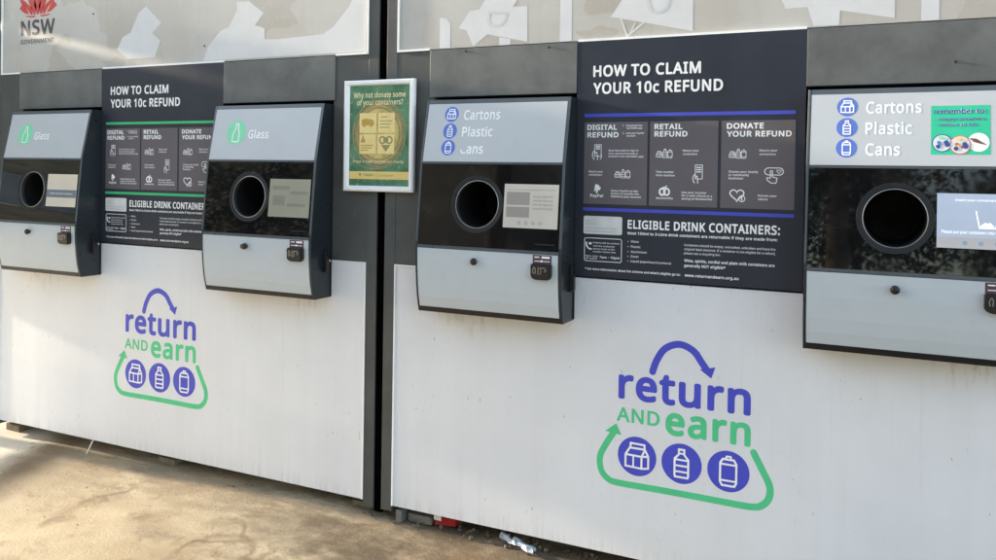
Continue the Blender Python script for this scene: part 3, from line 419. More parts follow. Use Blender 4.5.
k428|138,397,138,291,138,283,138,271,137,257,136,244,135,231,135,221,136,221,137,221,138,221,141,226,146,232,152,240,159,248,165,256,172,264,179,273,184,279,189,285,235,333,281,381,326,430,354,430,381,430,409,430,351,369,293,307,235,246,297,164,359,82,421,0,393,0,364,0,336,0,286,67,237,134,187,200,171,186,154,172,138,158,138,105,138,53,138,0,115,0,91,0,68,0,68,203,68,406,68,609,91,609,115,609,138,609,138,503
l207|139,203,139,0,115,0,92,0,68,0,68,203,68,406,68,609,92,609,115,609,139,609,139,406
m750|512,438,540,438,588,438,625,425,649,401,673,376,685,335,685,280,685,187,685,93,685,0,662,0,638,0,615,0,615,92,615,184,615,277,615,310,608,336,594,353,580,370,558,379,528,379,486,379,456,366,438,342,420,318,411,283,411,237,411,158,411,79,411,0,388,0,365,0,342,0,342,92,342,184,342,277,342,299,338,318,332,333,326,348,316,360,303,367,290,375,274,379,253,379,225,379,202,372,185,360,169,348,157,331,150,308,142,285,139,257,139,223,139,149,139,74,139,0,115,0,92,0,68,0,68,143,68,287,68,430,87,430,106,430,125,430,129,410,132,391,136,371,137,371,138,371,140,371,149,386,160,399,173,409,186,418,200,426,217,431,233,435,249,438,266,438,299,438,327,432,349,420,371,408,388,390,398,366,399,366,400,366,402,366,416,390,436,408,461,420,486,432
n496|257,438,275,438,326,438,365,425,391,401,418,376,431,335,431,280,431,187,431,93,431,0,407,0,384,0,361,0,361,92,361,183,361,275,361,310,353,336,338,353,322,370,298,379,265,379,217,379,184,365,166,338,148,312,139,273,139,223,139,149,139,74,139,0,115,0,92,0,68,0,68,143,68,287,68,430,87,430,106,430,125,430,129,410,132,391,136,371,137,371,138,371,140,371,149,386,161,399,175,409,189,418,205,426,222,431,239,435
o485|442,263,442,216,442,180,437,148,428,121,418,93,405,70,388,51,370,31,349,17,324,7,300,-3,272,-8,241,-8,213,-8,187,-3,163,7,139,17,118,31,100,51,83,70,69,93,59,121,49,148,44,180,44,216,44,263,52,304,68,336,84,369,107,394,137,412,167,429,203,438,244,438,283,438,317,429,347,412,377,394,400,369,417,336,433,304|117,267,117,216,117,182,121,153,130,128,139,103,153,84,172,71,190,57,214,51,243,51,272,51,296,57,314,71,333,84,347,103,356,128,364,153,369,182,369,216,369,250,364,279,355,303,346,327,332,346,314,359,296,372,272,379,242,379,198,379,167,364,147,335,127,306
p493|250,438,273,438,326,438,368,419,401,383,433,346,449,290,449,216,449,167,442,126,427,93,412,59,392,34,365,17,339,0,308,-8,272,-8,250,-8,230,-5,213,1,196,7,182,14,170,24,158,33,147,43,139,55,137,55,136,55,134,55,135,45,136,34,137,20,138,6,139,-6,139,-16,139,-75,139,-134,139,-192,115,-192,92,-192,68,-192,68,15,68,222,68,430,87,430,107,430,126,430,129,410,132,391,136,371,137,371,138,371,139,371,147,384,158,395,170,405,182,415,196,423,213,429,230,435|299,379,260,379,231,379,208,373,190,362,172,351,160,335,152,313,144,291,139,263,139,229,139,225,139,220,139,216,139,180,142,150,150,126,157,101,170,83,188,70,206,57,230,51,261,51,288,51,309,58,326,72,343,87,355,106,364,131,372,156,376,184,376,217,376,266,367,305,348,334,329,364
q493|354,-70,354,-9,354,1,355,12,355,25,356,38,357,49,358,58,357,58,355,58,354,58,341,40,324,24,303,11,281,-2,253,-8,219,-8,167,-8,125,11,93,48,60,85,44,140,44,214,44,263,52,304,67,338,82,371,102,396,129,413,156,429,187,438,221,438,255,438,283,431,304,419,325,406,342,390,355,371,356,371,357,371,358,371,362,391,365,410,369,430,388,430,406,430,425,430,425,222,425,15,425,-192,401,-192,378,-192,354,-192,354,-131|194,51,233,51,262,51,286,56,304,67,321,77,334,94,342,116,350,138,355,166,355,199,355,204,355,209,355,213,355,268,346,309,328,337,310,365,277,379,231,379,192,379,164,364,145,334,126,304,117,263,117,213,117,162,127,122,146,93,165,65
r331|249,438,269,438,277,438,285,437,295,437,304,436,312,435,319,433,316,411,313,390,310,368,303,370,296,371,287,372,279,373,271,374,264,374,247,374,231,370,217,363,202,356,188,347,176,334,165,321,155,306,149,289,142,271,139,251,139,229,139,153,139,76,139,0,115,0,92,0,68,0,68,143,68,287,68,430,87,430,107,430,126,430,129,404,131,377,134,351,135,351,136,351,137,351,146,367,157,382,170,395,183,408,198,418,214,426,231,434
s384|348,142,348,119,348,91,341,68,327,49,313,30,294,16,268,6,242,-3,212,-8,176,-8,146,-8,121,-6,99,-1,77,4,58,11,42,19,42,41,42,62,42,83,59,75,80,67,104,60,128,53,153,49,178,49,214,49,240,55,256,66,272,78,280,93,280,112,280,123,277,133,271,141,265,150,255,158,239,167,224,175,202,185,174,196,146,206,122,217,103,228,83,238,68,251,57,266,46,281,41,300,41,324,41,360,56,388,85,408,115,428,154,438,202,438,228,438,253,435,275,430,298,425,319,418,339,409,331,390,323,372,315,353,297,360,278,367,258,372,238,377,218,380,197,380,168,380,146,375,131,366,116,357,108,344,108,328,108,316,112,306,119,298,126,290,137,282,154,274,170,266,191,256,219,246,246,236,269,226,289,215,308,204,323,191,333,176,343,161
t289|192,50,212,50,222,50,233,51,245,53,256,54,265,56,272,59,272,41,272,23,272,5,264,1,254,-2,240,-4,226,-7,213,-8,200,-8,177,-8,157,-4,138,4,119,11,103,25,91,44,80,63,74,90,74,125,74,209,74,292,74,375,53,375,33,375,13,375,13,387,13,398,13,409,33,418,54,428,75,437,84,468,93,498,103,528,117,528,130,528,144,528,144,496,144,463,144,430,186,430,227,430,269,430,269,412,269,393,269,375,227,375,186,375,144,375,144,292,144,210,144,127,144,101,151,81,163,69,176,56
u496|404,430,427,430,427,287,427,143,427,0,408,0,389,0,370,0,366,19,363,38,359,57,358,57,357,57,356,57,347,42,335,30,321,20,306,10,291,3,273,-1,256,-6,238,-8,220,-8,186,-8,157,-3,134,8,110,19,93,36,81,59,69,82,63,112,63,148,63,242,63,336,63,430,87,430,111,430,135,430,135,338,135,245,135,153,135,119,142,93,158,76,173,59,198,51,230,51,262,51,287,57,306,69,324,81,337,98,345,121,353,145,357,173,357,206,357,281,357,355,357,430,380,430
v407|190,0,163,0,109,143,54,287,0,430,25,430,50,430,75,430,106,345,136,261,167,176,171,165,176,152,180,137,185,123,190,109,193,96,197,83,200,72,201,63,202,63,203,63,204,63,207,72,210,83,214,96,218,110,222,123,227,138,232,152,237,165,241,176,271,261,302,345,332,430,357,430,382,430,407,430,353,287,298,143,244,0,217,0
w630|370,162,346,243,342,254,339,265,336,276,333,287,330,298,328,308,325,317,323,327,321,335,319,344,317,351,316,357,315,357,314,357,313,357,312,351,310,344,308,335,306,327,304,317,302,307,300,297,297,286,294,275,291,265,288,253,284,242,258,162,233,81,207,1,180,1,153,1,127,1,87,144,48,287,9,431,33,431,57,431,82,431,102,354,121,278,141,201,145,186,149,170,153,154,157,139,160,124,163,109,166,95,168,83,169,73,170,73,171,73,172,73,174,79,176,87,178,97,180,107,182,117,185,128,187,138,190,149,193,160,196,170,199,180,201,188,227,269,252,350,277,431,303,431,329,431,354,431,379,350,404,269,428,188,432,176,436,163,440,149,444,135,447,122,451,109,454,96,456,84,457,74,458,74,459,74,460,74,461,83,463,94,466,108,469,121,473,136,477,153,481,169,485,185,489,201,509,278,529,354,549,431,573,431,597,431,621,431,582,287,542,144,502,1,474,1,447,1,419,1,395,82
x424|118,146,170,220,121,290,71,360,22,430,48,430,75,430,102,430,139,376,176,322,213,268,249,322,286,376,322,430,349,430,375,430,402,430,352,360,303,290,253,220,306,146,358,73,410,0,383,0,356,0,330,0,291,57,252,114,213,172,173,114,133,57,94,0,67,0,41,0,14,0,66,73
y409|59,286,1,430,26,430,51,430,76,430,107,348,138,267,169,185,175,171,179,157,184,144,189,130,193,117,196,105,200,92,203,80,205,68,206,68,207,68,209,68,212,82,217,99,224,121,231,142,238,164,245,186,275,267,304,349,333,430,358,430,384,430,409,430,347,267,285,104,224,-59,214,-86,202,-109,188,-130,174,-150,158,-165,138,-176,119,-187,95,-192,67,-192,55,-192,43,-192,34,-190,24,-189,16,-188,9,-186,9,-167,9,-149,9,-130,15,-131,22,-132,30,-133,38,-134,47,-135,56,-135,73,-135,87,-132,99,-126,111,-119,121,-111,130,-99,138,-88,146,-74,152,-59,159,-40,167,-21,174,-2,116,142
z377|346,18,346,0,241,0,136,0,31,0,31,16,31,31,31,47,108,156,185,266,262,375,190,375,117,375,45,375,45,393,45,412,45,430,143,430,242,430,340,430,340,412,340,395,340,377,264,269,188,162,112,55,190,55,268,55,346,55,346,36
|442|192,342,192,609,211,609,231,609,250,609,250,342,250,74,250,-193,231,-193,211,-193,192,-193,192,74
‘140|11,382,10,385,14,404,21,424,28,446,36,468,44,490,53,512,61,534,70,554,79,573,96,573,113,573,131,573,126,552,121,530,115,507,110,484,105,461,101,438,97,416,93,395,91,376,65,376,40,376,14,376,13,379
’140|129,567,131,564,126,545,120,525,112,503,105,481,97,459,88,437,79,416,70,395,62,376,44,376,27,376,10,376,13,391,17,407,21,424,25,441,29,459,32,476,36,493,39,510,42,527,45,543,48,559,50,573,75,573,100,573,125,573,127,570
 209|
'''
GL = {}
for ln in GLYPHS.strip('\n').split('\n'):
    p = ln[1:].split('|')
    GL[ln[0]] = (int(p[0])/1000, [[int(v)/1000 for v in q.split(',')] for q in p[1:] if q])
def contour(q, x, res):
    n = len(q)//6; out = []
    for i in range(n):
        a, b_ = q[6*i:6*i+6], q[6*((i+1) % n):6*((i+1) % n)+6]
        p0, p1, p2, p3 = Vector(a[2:4]), Vector(a[4:6]), Vector(b_[0:2]), Vector(b_[2:4])
        if (p3-p0).length < 1e-6: continue
        d = (p3-p0).normalized(); bent = max(abs((p1-p0).cross(d)), abs((p2-p0).cross(d))) > .004
        for k in range(res if bent else 1):
            u = k/res if bent else 0; v = 1-u
            w_ = p0*v**3+p1*3*v*v*u+p2*3*v*u*u+p3*u**3; out.append(Vector((w_.x+x, w_.y)))
    return out
def glyphs(s, bold, res):
    """outline letters as (vertices, faces); vertex z is a tiny layer offset. Bold letters get a band laid along every outline"""
    cu = bpy.data.curves.new('t', 'CURVE'); cu.dimensions = '2D'; cu.fill_mode = 'FRONT'
    x = 0.0; loops = []
    for ch in s:
        adv, sps = GL[ch]
        for q in sps: loops.append(contour(q, x, res))
        x += adv+bold*1.5
    for l in loops:
        sp = cu.splines.new('POLY'); sp.points.add(len(l)-1); sp.use_cyclic_u = True
        for p_, c in zip(sp.points, l): p_.co = (c.x, c.y, 0, 1)
    o = bpy.data.objects.new('t', cu); C.objects.link(o)
    dg = bpy.context.evaluated_depsgraph_get(); dg.update()
    me = bpy.data.meshes.new_from_object(o.evaluated_get(dg))
    vs = [v.co.copy() for v in me.vertices]; fs = [tuple(p.vertices) for p in me.polygons]
    bpy.data.objects.remove(o); bpy.data.curves.remove(cu); bpy.data.meshes.remove(me)
    if bold > .003:
        for l in loops:
            n = len(l)
            for i in range(n):
                a, b_ = l[i], l[(i+1) % n]; d = b_-a
                if d.length < 1e-6: continue
                d.normalize(); nn = Vector((-d.y, d.x))*bold; e = d*bold*.72; lay = 1+(i % 11)+(.5 if i == n-1 else 0)
                k = len(vs)
                for p_ in (a+nn, a-e+nn*.45, a-e-nn*.45, a-nn, b_-nn, b_+e-nn*.45, b_+e+nn*.45, b_+nn): vs.append(Vector((p_.x, p_.y, lay)))
                fs.append(tuple(range(k, k+8)))
    return vs, fs
def text(bm, s, x0, x1, zb, cap, ym, bold=.012, res=3):
    """one line: left x0, right x1, baseline zb, capital height cap"""
    vs, fs = glyphs(s, bold, res)
    a = min(v.x for v in vs); b_ = max(v.x for v in vs); kx = (x1-x0)/(b_-a); kz = cap/(.573+2*bold)
    nv = []
    for v in vs:
        x = x0+(v.x-a)*kx; z = zb+(v.y+bold)*kz; nv.append(bm.verts.new((x, ym(x, z)-.000015*v.z, z)))
    for f in fs:
        try: bm.faces.new([nv[i] for i in f])
        except ValueError: pass
def F(off): return lambda x, z: -off      # flat print on the facade plane, off metres in front

G0 = .18                                   # ground level
PITCH = -2.29                              # left container and its machines sit one bay to the left

# ------------------------------------------------------------------ ground
bm = bmesh.new()
xs = [-160, -40, -12] + [-8+.16*i for i in range(82)] + [12, 40, 160]
ys = [-160, -40, -12, -6] + [-3+.10*i for i in range(40)] + [4, 12, 40, 160]
rn = random.Random(3)
gv = {}
for i, x in enumerate(xs):
    for j, y in enumerate(ys):
        near = -8 < x < 5 and -3 < y < .6
        z = G0 + (.006*math.sin(2.1*x+1.7*y)+.004*math.sin(5.3*x-3.1*y)+rn.uniform(-.003, .003) if near else 0)
        gv[i, j] = bm.verts.new((x, y, z))
for i in range(len(xs)-1):
    for j in range(len(ys)-1): bm.faces.new((gv[i, j], gv[i+1, j], gv[i+1, j+1], gv[i, j+1]))
g = obj('ground', bm, 'ground', smooth=True); g['kind'] = 'structure'

# ------------------------------------------------------------------ containers
XL, XR = -1.678, .577                      # right container
KX = [-1.466, -.180]                       # left edges of its two machines
KW = .548
def drain_logo(par, dx):
    """return-and-earn emblem printed on the white panel"""
    ym = F(-.0017); yi = F(-.0014)
    S = lambda l: [(x+dx, z) for x, z in l]
    bm = bmesh.new()
    text(bm, 'return', -.757+dx, -.3345+dx, .7585, .1035, ym, .030, 6)
    arc = smooth_path(S([(-.6436, .8600), (-.630, .900), (-.603, .940), (-.5582, .9580), (-.514, .942), (-.487, .908), (-.468, .882)]), 8)
    stroke(bm, arc, .0225, ym)
    poly(bm, S([(-.4920, .8850), (-.4440, .8970), (-.4560, .8600)]), yi)
    face_out(bm); lg = obj('emblem', bm, 'blue', par)
    bm = bmesh.new(); text(bm, 'AND', -.7615+dx, -.6175+dx, .6835, .0475, ym, .022, 6); text(bm, 'earn', -.599+dx, -.333+dx, .6620, .0935, ym, .030, 6)
    pth = smooth_path(S([(-.768, .648), (-.797, .600), (-.8165, .556), (-.8120, .512), (-.790, .487), (-.757, .4785), (-.640, .4785), (-.533, .4785), (-.430, .4775), (-.330, .4775), (-.296, .488), (-.2755, .516), (-.2755, .553), (-.298, .598), (-.3239, .6470)]), 6)
    stroke(bm, pth, .0215, ym)
    poly(bm, S([(-.7625, .6745), (-.8010, .6440), (-.7440, .6380)]), F(-.0014))
    face_out(bm); obj('green_lettering', bm, 'green', lg)
    for k, (kind, cx) in enumerate((('carton', -.691), ('bottle', -.545), ('can', -.399))):
        bm = bmesh.new(); poly(bm, disc_pts(cx+dx, .5755, .0645), ym); face_out(bm); d = obj('badge', bm, 'blue', lg)
        bm = bmesh.new(); icon(bm, kind, cx+dx, .5755, .0475, .0066, yi); face_out(bm); obj('icon', bm, 'white', lg)
def icon(bm, kind, cx, cz, s, wd, ym):
    P = lambda l: [(cx+x*s, cz+z*s) for x, z in l]
    if kind == 'carton':
        stroke(bm, P([(-.80, -.75), (.35, -.80), (.80, -.72), (.80, .10), (.55, .55), (-.50, .55), (-.80, .05)]), wd, ym, True)
        stroke(bm, P([(-.78, .05), (.32, .02), (.78, .10)]), wd, ym); stroke(bm, P([(.33, -.78), (.33, .02), (.55, .50)]), wd, ym)
        stroke(bm, P([(-.46, .55), (-.44, .88), (.52, .85), (.54, .55)]), wd, ym)
        stroke(bm, P([(-.25, -.76), (-.25, .02)]), wd*.8, ym)
    elif kind == 'bottle':
        stroke(bm, P([(-.42, -.92), (.42, -.92), (.46, -.80), (.46, .30), (.18, .62), (.18, .95), (-.18, .95), (-.18, .62), (-.46, .30), (-.46, -.80)]), wd, ym, True)
        for zz in (-.55, -.15, .25): stroke(bm, P([(-.44, zz), (.44, zz)]), wd*.9, ym)
        stroke(bm, P([(-.18, .68), (.18, .68)]), wd*.8, ym)
    elif kind == 'can':
        stroke(bm, P([(-.40, -.95), (.40, -.95), (.52, -.72), (.52, .52), (.36, .78), (-.36, .78), (-.52, .52), (-.52, -.72)]), wd, ym, True)
        stroke(bm, P([(-.50, .45), (.50, .45)]), wd*.9, ym); stroke(bm, P([(-.50, -.62), (.50, -.62)]), wd*.9, ym)
        stroke(bm, P([(-.18, .80), (-.10, .98), (.14, .98), (.20, .80)]), wd*.9, ym)
    elif kind == 'glass':
        stroke(bm, P([(-.44, -1.0), (.30, -1.0), (.40, -.92), (.40, -.05), (.18, .42), (.14, 1.0), (-.18, 1.0), (-.22, .42), (-.48, -.05), (-.50, -.92)]), wd, ym, True)

def container(dx, label, left):
    t = thing('recycling_container', label, 'container', (XL+dx, 0, G0), 'recycling containers side by side')
    x0, x1 = XL+dx, XR+dx
    # steel shell and posts
    if left: boxo('gap_dark_strip', x1+.001, x1+.034, .006, .20, G0+.02, 2.56, 'pitch', t, 0)  # black strip set in the open gap to paint its darkness
    boxo('container_shell', x0, x1, .25, 2.35, .24, 2.62, 'shell', t, .006)
    bm = bmesh.new()
    box(bm, x0, x0+.047, 0, .247, .215, 2.58, .002)
    box(bm, x1-.047, x1, 0, .247, .215, 2.58, .002)
    box(bm, x0+.0472, KX[0]+dx-.002, .001, .247, 1.1495, 1.945, .0015)       # grey margin beside the first machine
    box(bm, KX[1]+KW+dx+.002, x1-.0472, .001, .247, 1.1495, 1.945, .0015)
    box(bm, x0+.0475, x1-.0475, .09, .247, .205, .2365, .002)               # bottom rail
    obj('steel_frame', bm, 'frame', t)
    bm = bmesh.new()
    for fx in (x0+.03, (x0+x1)/2-.05, x1-.13): box(bm, fx, fx+.1, .05, .16, G0-.01, .2045, .003)
    obj('foot_block', bm, 'stone', t)
    # upper panel with its white edging
    u = boxo('upper_panel', x0+.0475, x1-.0475, .003, .24, 1.9495, 2.56, 'upper', t, .001)
    bm = bmesh.new(); zr = 1.9455
    box(bm, x0+.047, x0+.054, -.004, .0025, zr, 2.56); box(bm, x1-.054, x1-.047, -.004, .0025, zr, 2.56)
    for a, b_ in ((x0+.0545, KX[0]+dx-.026), (KX[0]+KW+dx+.003, KX[1]+dx-.012), (KX[1]+KW+dx+.012, x1-.0545)): box(bm, a, b_, -.0045, .0025, zr, zr+.0075)
    obj('edge_trim', bm, 'rail', u)
    # white lower panel
    lp = boxo('lower_panel', x0+.0475, x1-.0475, .002, .24, .237, 1.149, 'panel', t, .001)
    bm = bmesh.new()
    box(bm, x0+.047, x0+.0525, -.003, .0015, .238, 1.1495); box(bm, x1-.0525, x1-.047, -.003, .0015, .238, 1.1495)
    box(bm, x0+.053, KX[0]+dx-.004, -.003, .0015, 1.1445, 1.1495)
    obj('edge_trim', bm, 'rail', lp)
    drain_logo(lp, dx)
    # filler plates above the machines
    for k, kx in enumerate(KX):
        f = boxo('filler_panel', kx+dx-.022+.012*k, kx+KW+dx+(0 if k == 0 else .01), -.005, .24, 1.773, 1.9455, 'filler', t, .0015)
    # ghosts of torn-off stickers on the upper panel
    ym = F(-.0027)
    if left:
        bm = bmesh.new()
        poly(bm, [(-2.9427, 2.2138), (-2.9868, 2.1870), (-3.0355, 2.1042), (-3.0858, 2.0855), (-3.1208, 2.0294), (-3.05, 1.985), (-2.8857, 1.985), (-2.8527, 2.0582), (-2.9017, 2.0927), (-2.8491, 2.1353)], ym)
        poly(bm, [(-2.352, 2.192), (-2.4213, 2.1946), (-2.4165, 2.1609), (-2.4633, 2.0905), (-2.5072, 2.0797), (-2.575, 2.015), (-2.60, 1.957), (-1.775, 1.957), (-1.772, 2.30), (-1.835, 2.25), (-1.8417, 2.1574), (-1.8562, 2.1337), (-1.93, 2.06), (-1.9765, 2.0353), (-2.2036, 2.0271), (-2.2699, 2.0308), (-2.2706, 2.0753), (-2.3212, 2.0916), (-2.2757, 2.1379)], ym)
        flat(bm); face_out(bm); obj('vinyl_patch', bm, 'stick', u)
        # red flower emblem and lettering
        bm = bmesh.new()
        cx, z0 = -3.6600, 2.2275
        for dxp, lean, h, wd in ((0, 0, .135, .036), (-.042, -.025, .125, .034), (.042, .025, .125, .034), (-.078, -.065, .100, .030), (.078, .065, .100, .030)):
            bx, tx = cx+dxp*.55, cx+dxp+lean
            poly(bm, [(bx-.006, z0), (bx-wd*.75+lean*.25, z0+h*.33), (bx+(tx-bx)*.6-wd*.72, z0+h*.62), (tx, z0+h), (bx+(tx-bx)*.6+wd*.62, z0+h*.62), (bx+wd*.55+lean*.25, z0+h*.33), (bx+.006, z0)], ym)
        for sgn in (-1, 1):
            poly(bm, [(cx+sgn*.062, z0+.003), (cx+sgn*.098, z0+.012), (cx+sgn*.136, z0+.036), (cx+sgn*.112, z0+.058), (cx+sgn*.085, z0+.036)], ym)
            poly(bm, [(cx+sgn*.010, z0-.006), (cx+sgn*.05, z0-.004), (cx+sgn*.098, z0-.001), (cx+sgn*.07, z0-.010), (cx+sgn*.03, z0-.013)], ym)
        flat(bm); face_out(bm); obj('flower_emblem', bm, 'red', u)
        bm = bmesh.new(); text(bm, 'NSW', -3.7835, -3.5385, 2.1290, .0735, ym, .028, 5); text(bm, 'GOVERNMENT', -3.784, -3.546, 2.0890, .0215, ym, .022, 4)
        face_out(bm); obj('lettering', bm, 'lettergrey', u)
    else:
        bm = bmesh.new()
        poly(bm, [(-1.3755, 2.0204), (-1.3315, 2.0808), (-1.2939, 2.0824), (-1.23, 2.17), (-1.10, 2.17), (-1.1605, 2.0831), (-1.1067, 2.0810), (-1.1046, 1.9576), (-1.2586, 1.9920), (-1.3156, 1.9520), (-1.3442, 2.0124)], ym)
        poly(bm, [(-1.4527, 1.951), (-1.4537, 2.0626), (-1.4288, 2.0609), (-1.4095, 2.0411), (-1.4093, 1.951)], ym)
        poly(bm, [(-1.2126, 1.951), (-1.2129, 1.9790), (-1.1698, 1.9705), (-1.1694, 1.951)], F(-.00285))
        poly(bm, [(-.9846, 1.951), (-.9839, 2.25), (-.9438, 2.25), (-.9414, 1.951)], ym)
        poly(bm, [(-.8047, 2.0240), (-.7677, 2.0760), (-.70, 2.18), (-.5338, 2.18), (-.5337, 1.9608)], ym)
        poly(bm, [(-.285, 2.12), (-.2653, 2.0380), (-.2550, 2.0113), (-.1919, 2.0120), (-.1741, 1.9546), (-.1456, 1.9528), (-.1034, 1.9527), (-.1018, 1.9960), (.0442, 1.9639), (.0433, 2.12)], ym)
        poly(bm, [(.1120, 1.951), (.1109, 2.12), (.1569, 2.12), (.1571, 1.951)], ym)
        flat(bm); face_out(bm); v_ = obj('vinyl_patch', bm, 'stick', u)
        bm = bmesh.new()
        yy = F(-.0024)
        for l in ([(-1.252, 2.070), (-1.253, 2.030), (-1.2155, 2.021), (-1.192, 2.040), (-1.187, 2.063)], [(-.681, 2.10), (-.675, 2.045), (-.653, 2.027), (-.625, 2.036), (-.613, 2.055), (-.613, 2.10)]): stroke(bm, smooth_path(l, 4), .010, yy)
        stroke(bm, [(-1.253, 2.070), (-1.186, 2.063)], .008, yy)
        face_out(bm); obj('worn_letter', bm, paint('ghost_letter', (.60, .595, .59), .5, .05, 9), v_)
        bm = bmesh.new(); stroke(bm, [(-.7695, 2.0150), (-.7482, 1.9560), (-.6946, 1.9960)], .006, ym); stroke(bm, [(-.742, 1.957), (-.722, 1.998)], .004, ym)
        face_out(bm); obj('vinyl_outline', bm, 'stickline', u)
    # a few screws on the plates
    bm = bmesh.new()
    for sx_, sz_ in (((-3.2768, 2.2034), (-2.5952, 2.0202)) if left else ((-1.34, 1.935), (-1.02, 1.933), (.20, 1.83))):
        yq = .0028 if sz_ > 1.945 else -.0055
        bmesh.ops.create_cone(bm, cap_ends=True, segments=10, radius1=.004, radius2=.003, depth=.003, matrix=Matrix.Translation((sx_, yq-.0015, sz_)) @ Matrix.Rotation(R(90), 4, 'X'))
    obj('screw', bm, 'black', t)
    return t
container(PITCH, 'left container with grey steel frame, white lower panel and red flower emblem above', True)
container(0, 'right container with grey steel frame, white lower panel and large white arrow patches above', False)

# ------------------------------------------------------------------ refund information signs
FILL = [  # small print: (text, x0, x1, baseline, cap)
 ('1.  Download the', -.756, -.690, 1.6585, .0058), ('myTOMRA app', -.742, -.690, 1.6500, .0058),
 ('2.  Link your PayPal', -.756, -.684, 1.6335, .0058), ('account', -.742, -.712, 1.6250, .0058),
 ('Scan barcode to sign in', -.8025, -.7016, 1.5765, .0064), ('(Your personal barcode is', -.8025, -.7030, 1.5665, .0058), ('located in the myTOMRA app)', -.8025, -.6845, 1.5570, .0058),
 ('Return your', -.8697, -.8205, 1.5055, .0066), ('containers', -.8697, -.8240, 1.4950, .0066),
 ('Select PayPal on the', -.7924, -.7010, 1.4430, .0064), ('screen to transfer the', -.7924, -.6970, 1.4335, .0064), ('refund to your account', -.7924, -.6905, 1.4240, .0064),
 ('Return your', -.5567, -.5060, 1.5765, .0066), ('containers', -.5567, -.5110, 1.5655, .0066),
 ('Take voucher', -.6424, -.5840, 1.5075, .0066), ('from machine', -.6424, -.5814, 1.4965, .0066),
 ('Use your voucher', -.5584, -.4800, 1.4430, .0064), ('for a cash refund or a', -.5584, -.4630, 1.4330, .0064), ('saving at Woolworths', -.5584, -.4620, 1.4230, .0064),
 ('Return your', -.3221, -.2697, 1.5775, .0066), ('containers', -.3221, -.2740, 1.5660, .0066),
 ('Choose your charity', -.4135, -.3250, 1.5110, .0066), ('or community', -.4135, -.3520, 1.5010, .0066), ('fundraiser', -.4135, -.3680, 1.4905, .0066),
 ('Donate your', -.3241, -.2690, 1.4385, .0066), ('refund', -.3241, -.2960, 1.4275, .0066),
 ('woolworths', -.6409, -.5862, 1.4225, .0075),
]
LOW = [
 ('Most 150ml to 3-Litre drink containers are returnable if they are made from:', -.7330, -.2646, 1.3035, .0090),
 ('Wine, spirits, cordial and plain milk containers are', -.5463, -.2715, 1.2245, .0090), ('generally NOT eligible*', -.5463, -.4177, 1.2085, .0090),
 ('* For more information about the scheme and what\u2019s eligible go to:', -.8783, -.5579, 1.1785, .0076),
 ('www.returnandearn.org.au', -.5440, -.3771, 1.1775, .0090), ('7am - 10pm', -.8280, -.7590, 1.2195, .0080)]
DIM = [
 ('Glass', -.7218, -.6950, 1.2775, .0070), ('Plastic', -.7218, -.6890, 1.2605, .0070), ('Aluminium', -.7218, -.6680, 1.2440, .0070), ('Steel', -.7218, -.6960, 1.2285, .0070), ('Liquid paperboard (cartons)', -.7218, -.5884, 1.2130, .0070),
 ('Containers should be empty, uncrushed, unbroken and have the', -.5472, -.2701, 1.2750, .0070), ('original label attached. If a container is not eligible for a refund,', -.5472, -.2701, 1.2620, .0070), ('please use a recycling bin.', -.5472, -.4330, 1.2490, .0070),
 ('Problems with the machine?', -.8510, -.7600, 1.2680, .0058), ('Call the customer', -.8510, -.7760, 1.2575, .0055), ('service team on the', -.8510, -.7760, 1.2480, .0055), ('number shown here', -.8510, -.7720, 1.2385, .0055),
 ('Open daily', -.8780, -.8330, 1.2230, .0055), ('all week', -.8780, -.8360, 1.2150, .0055)]
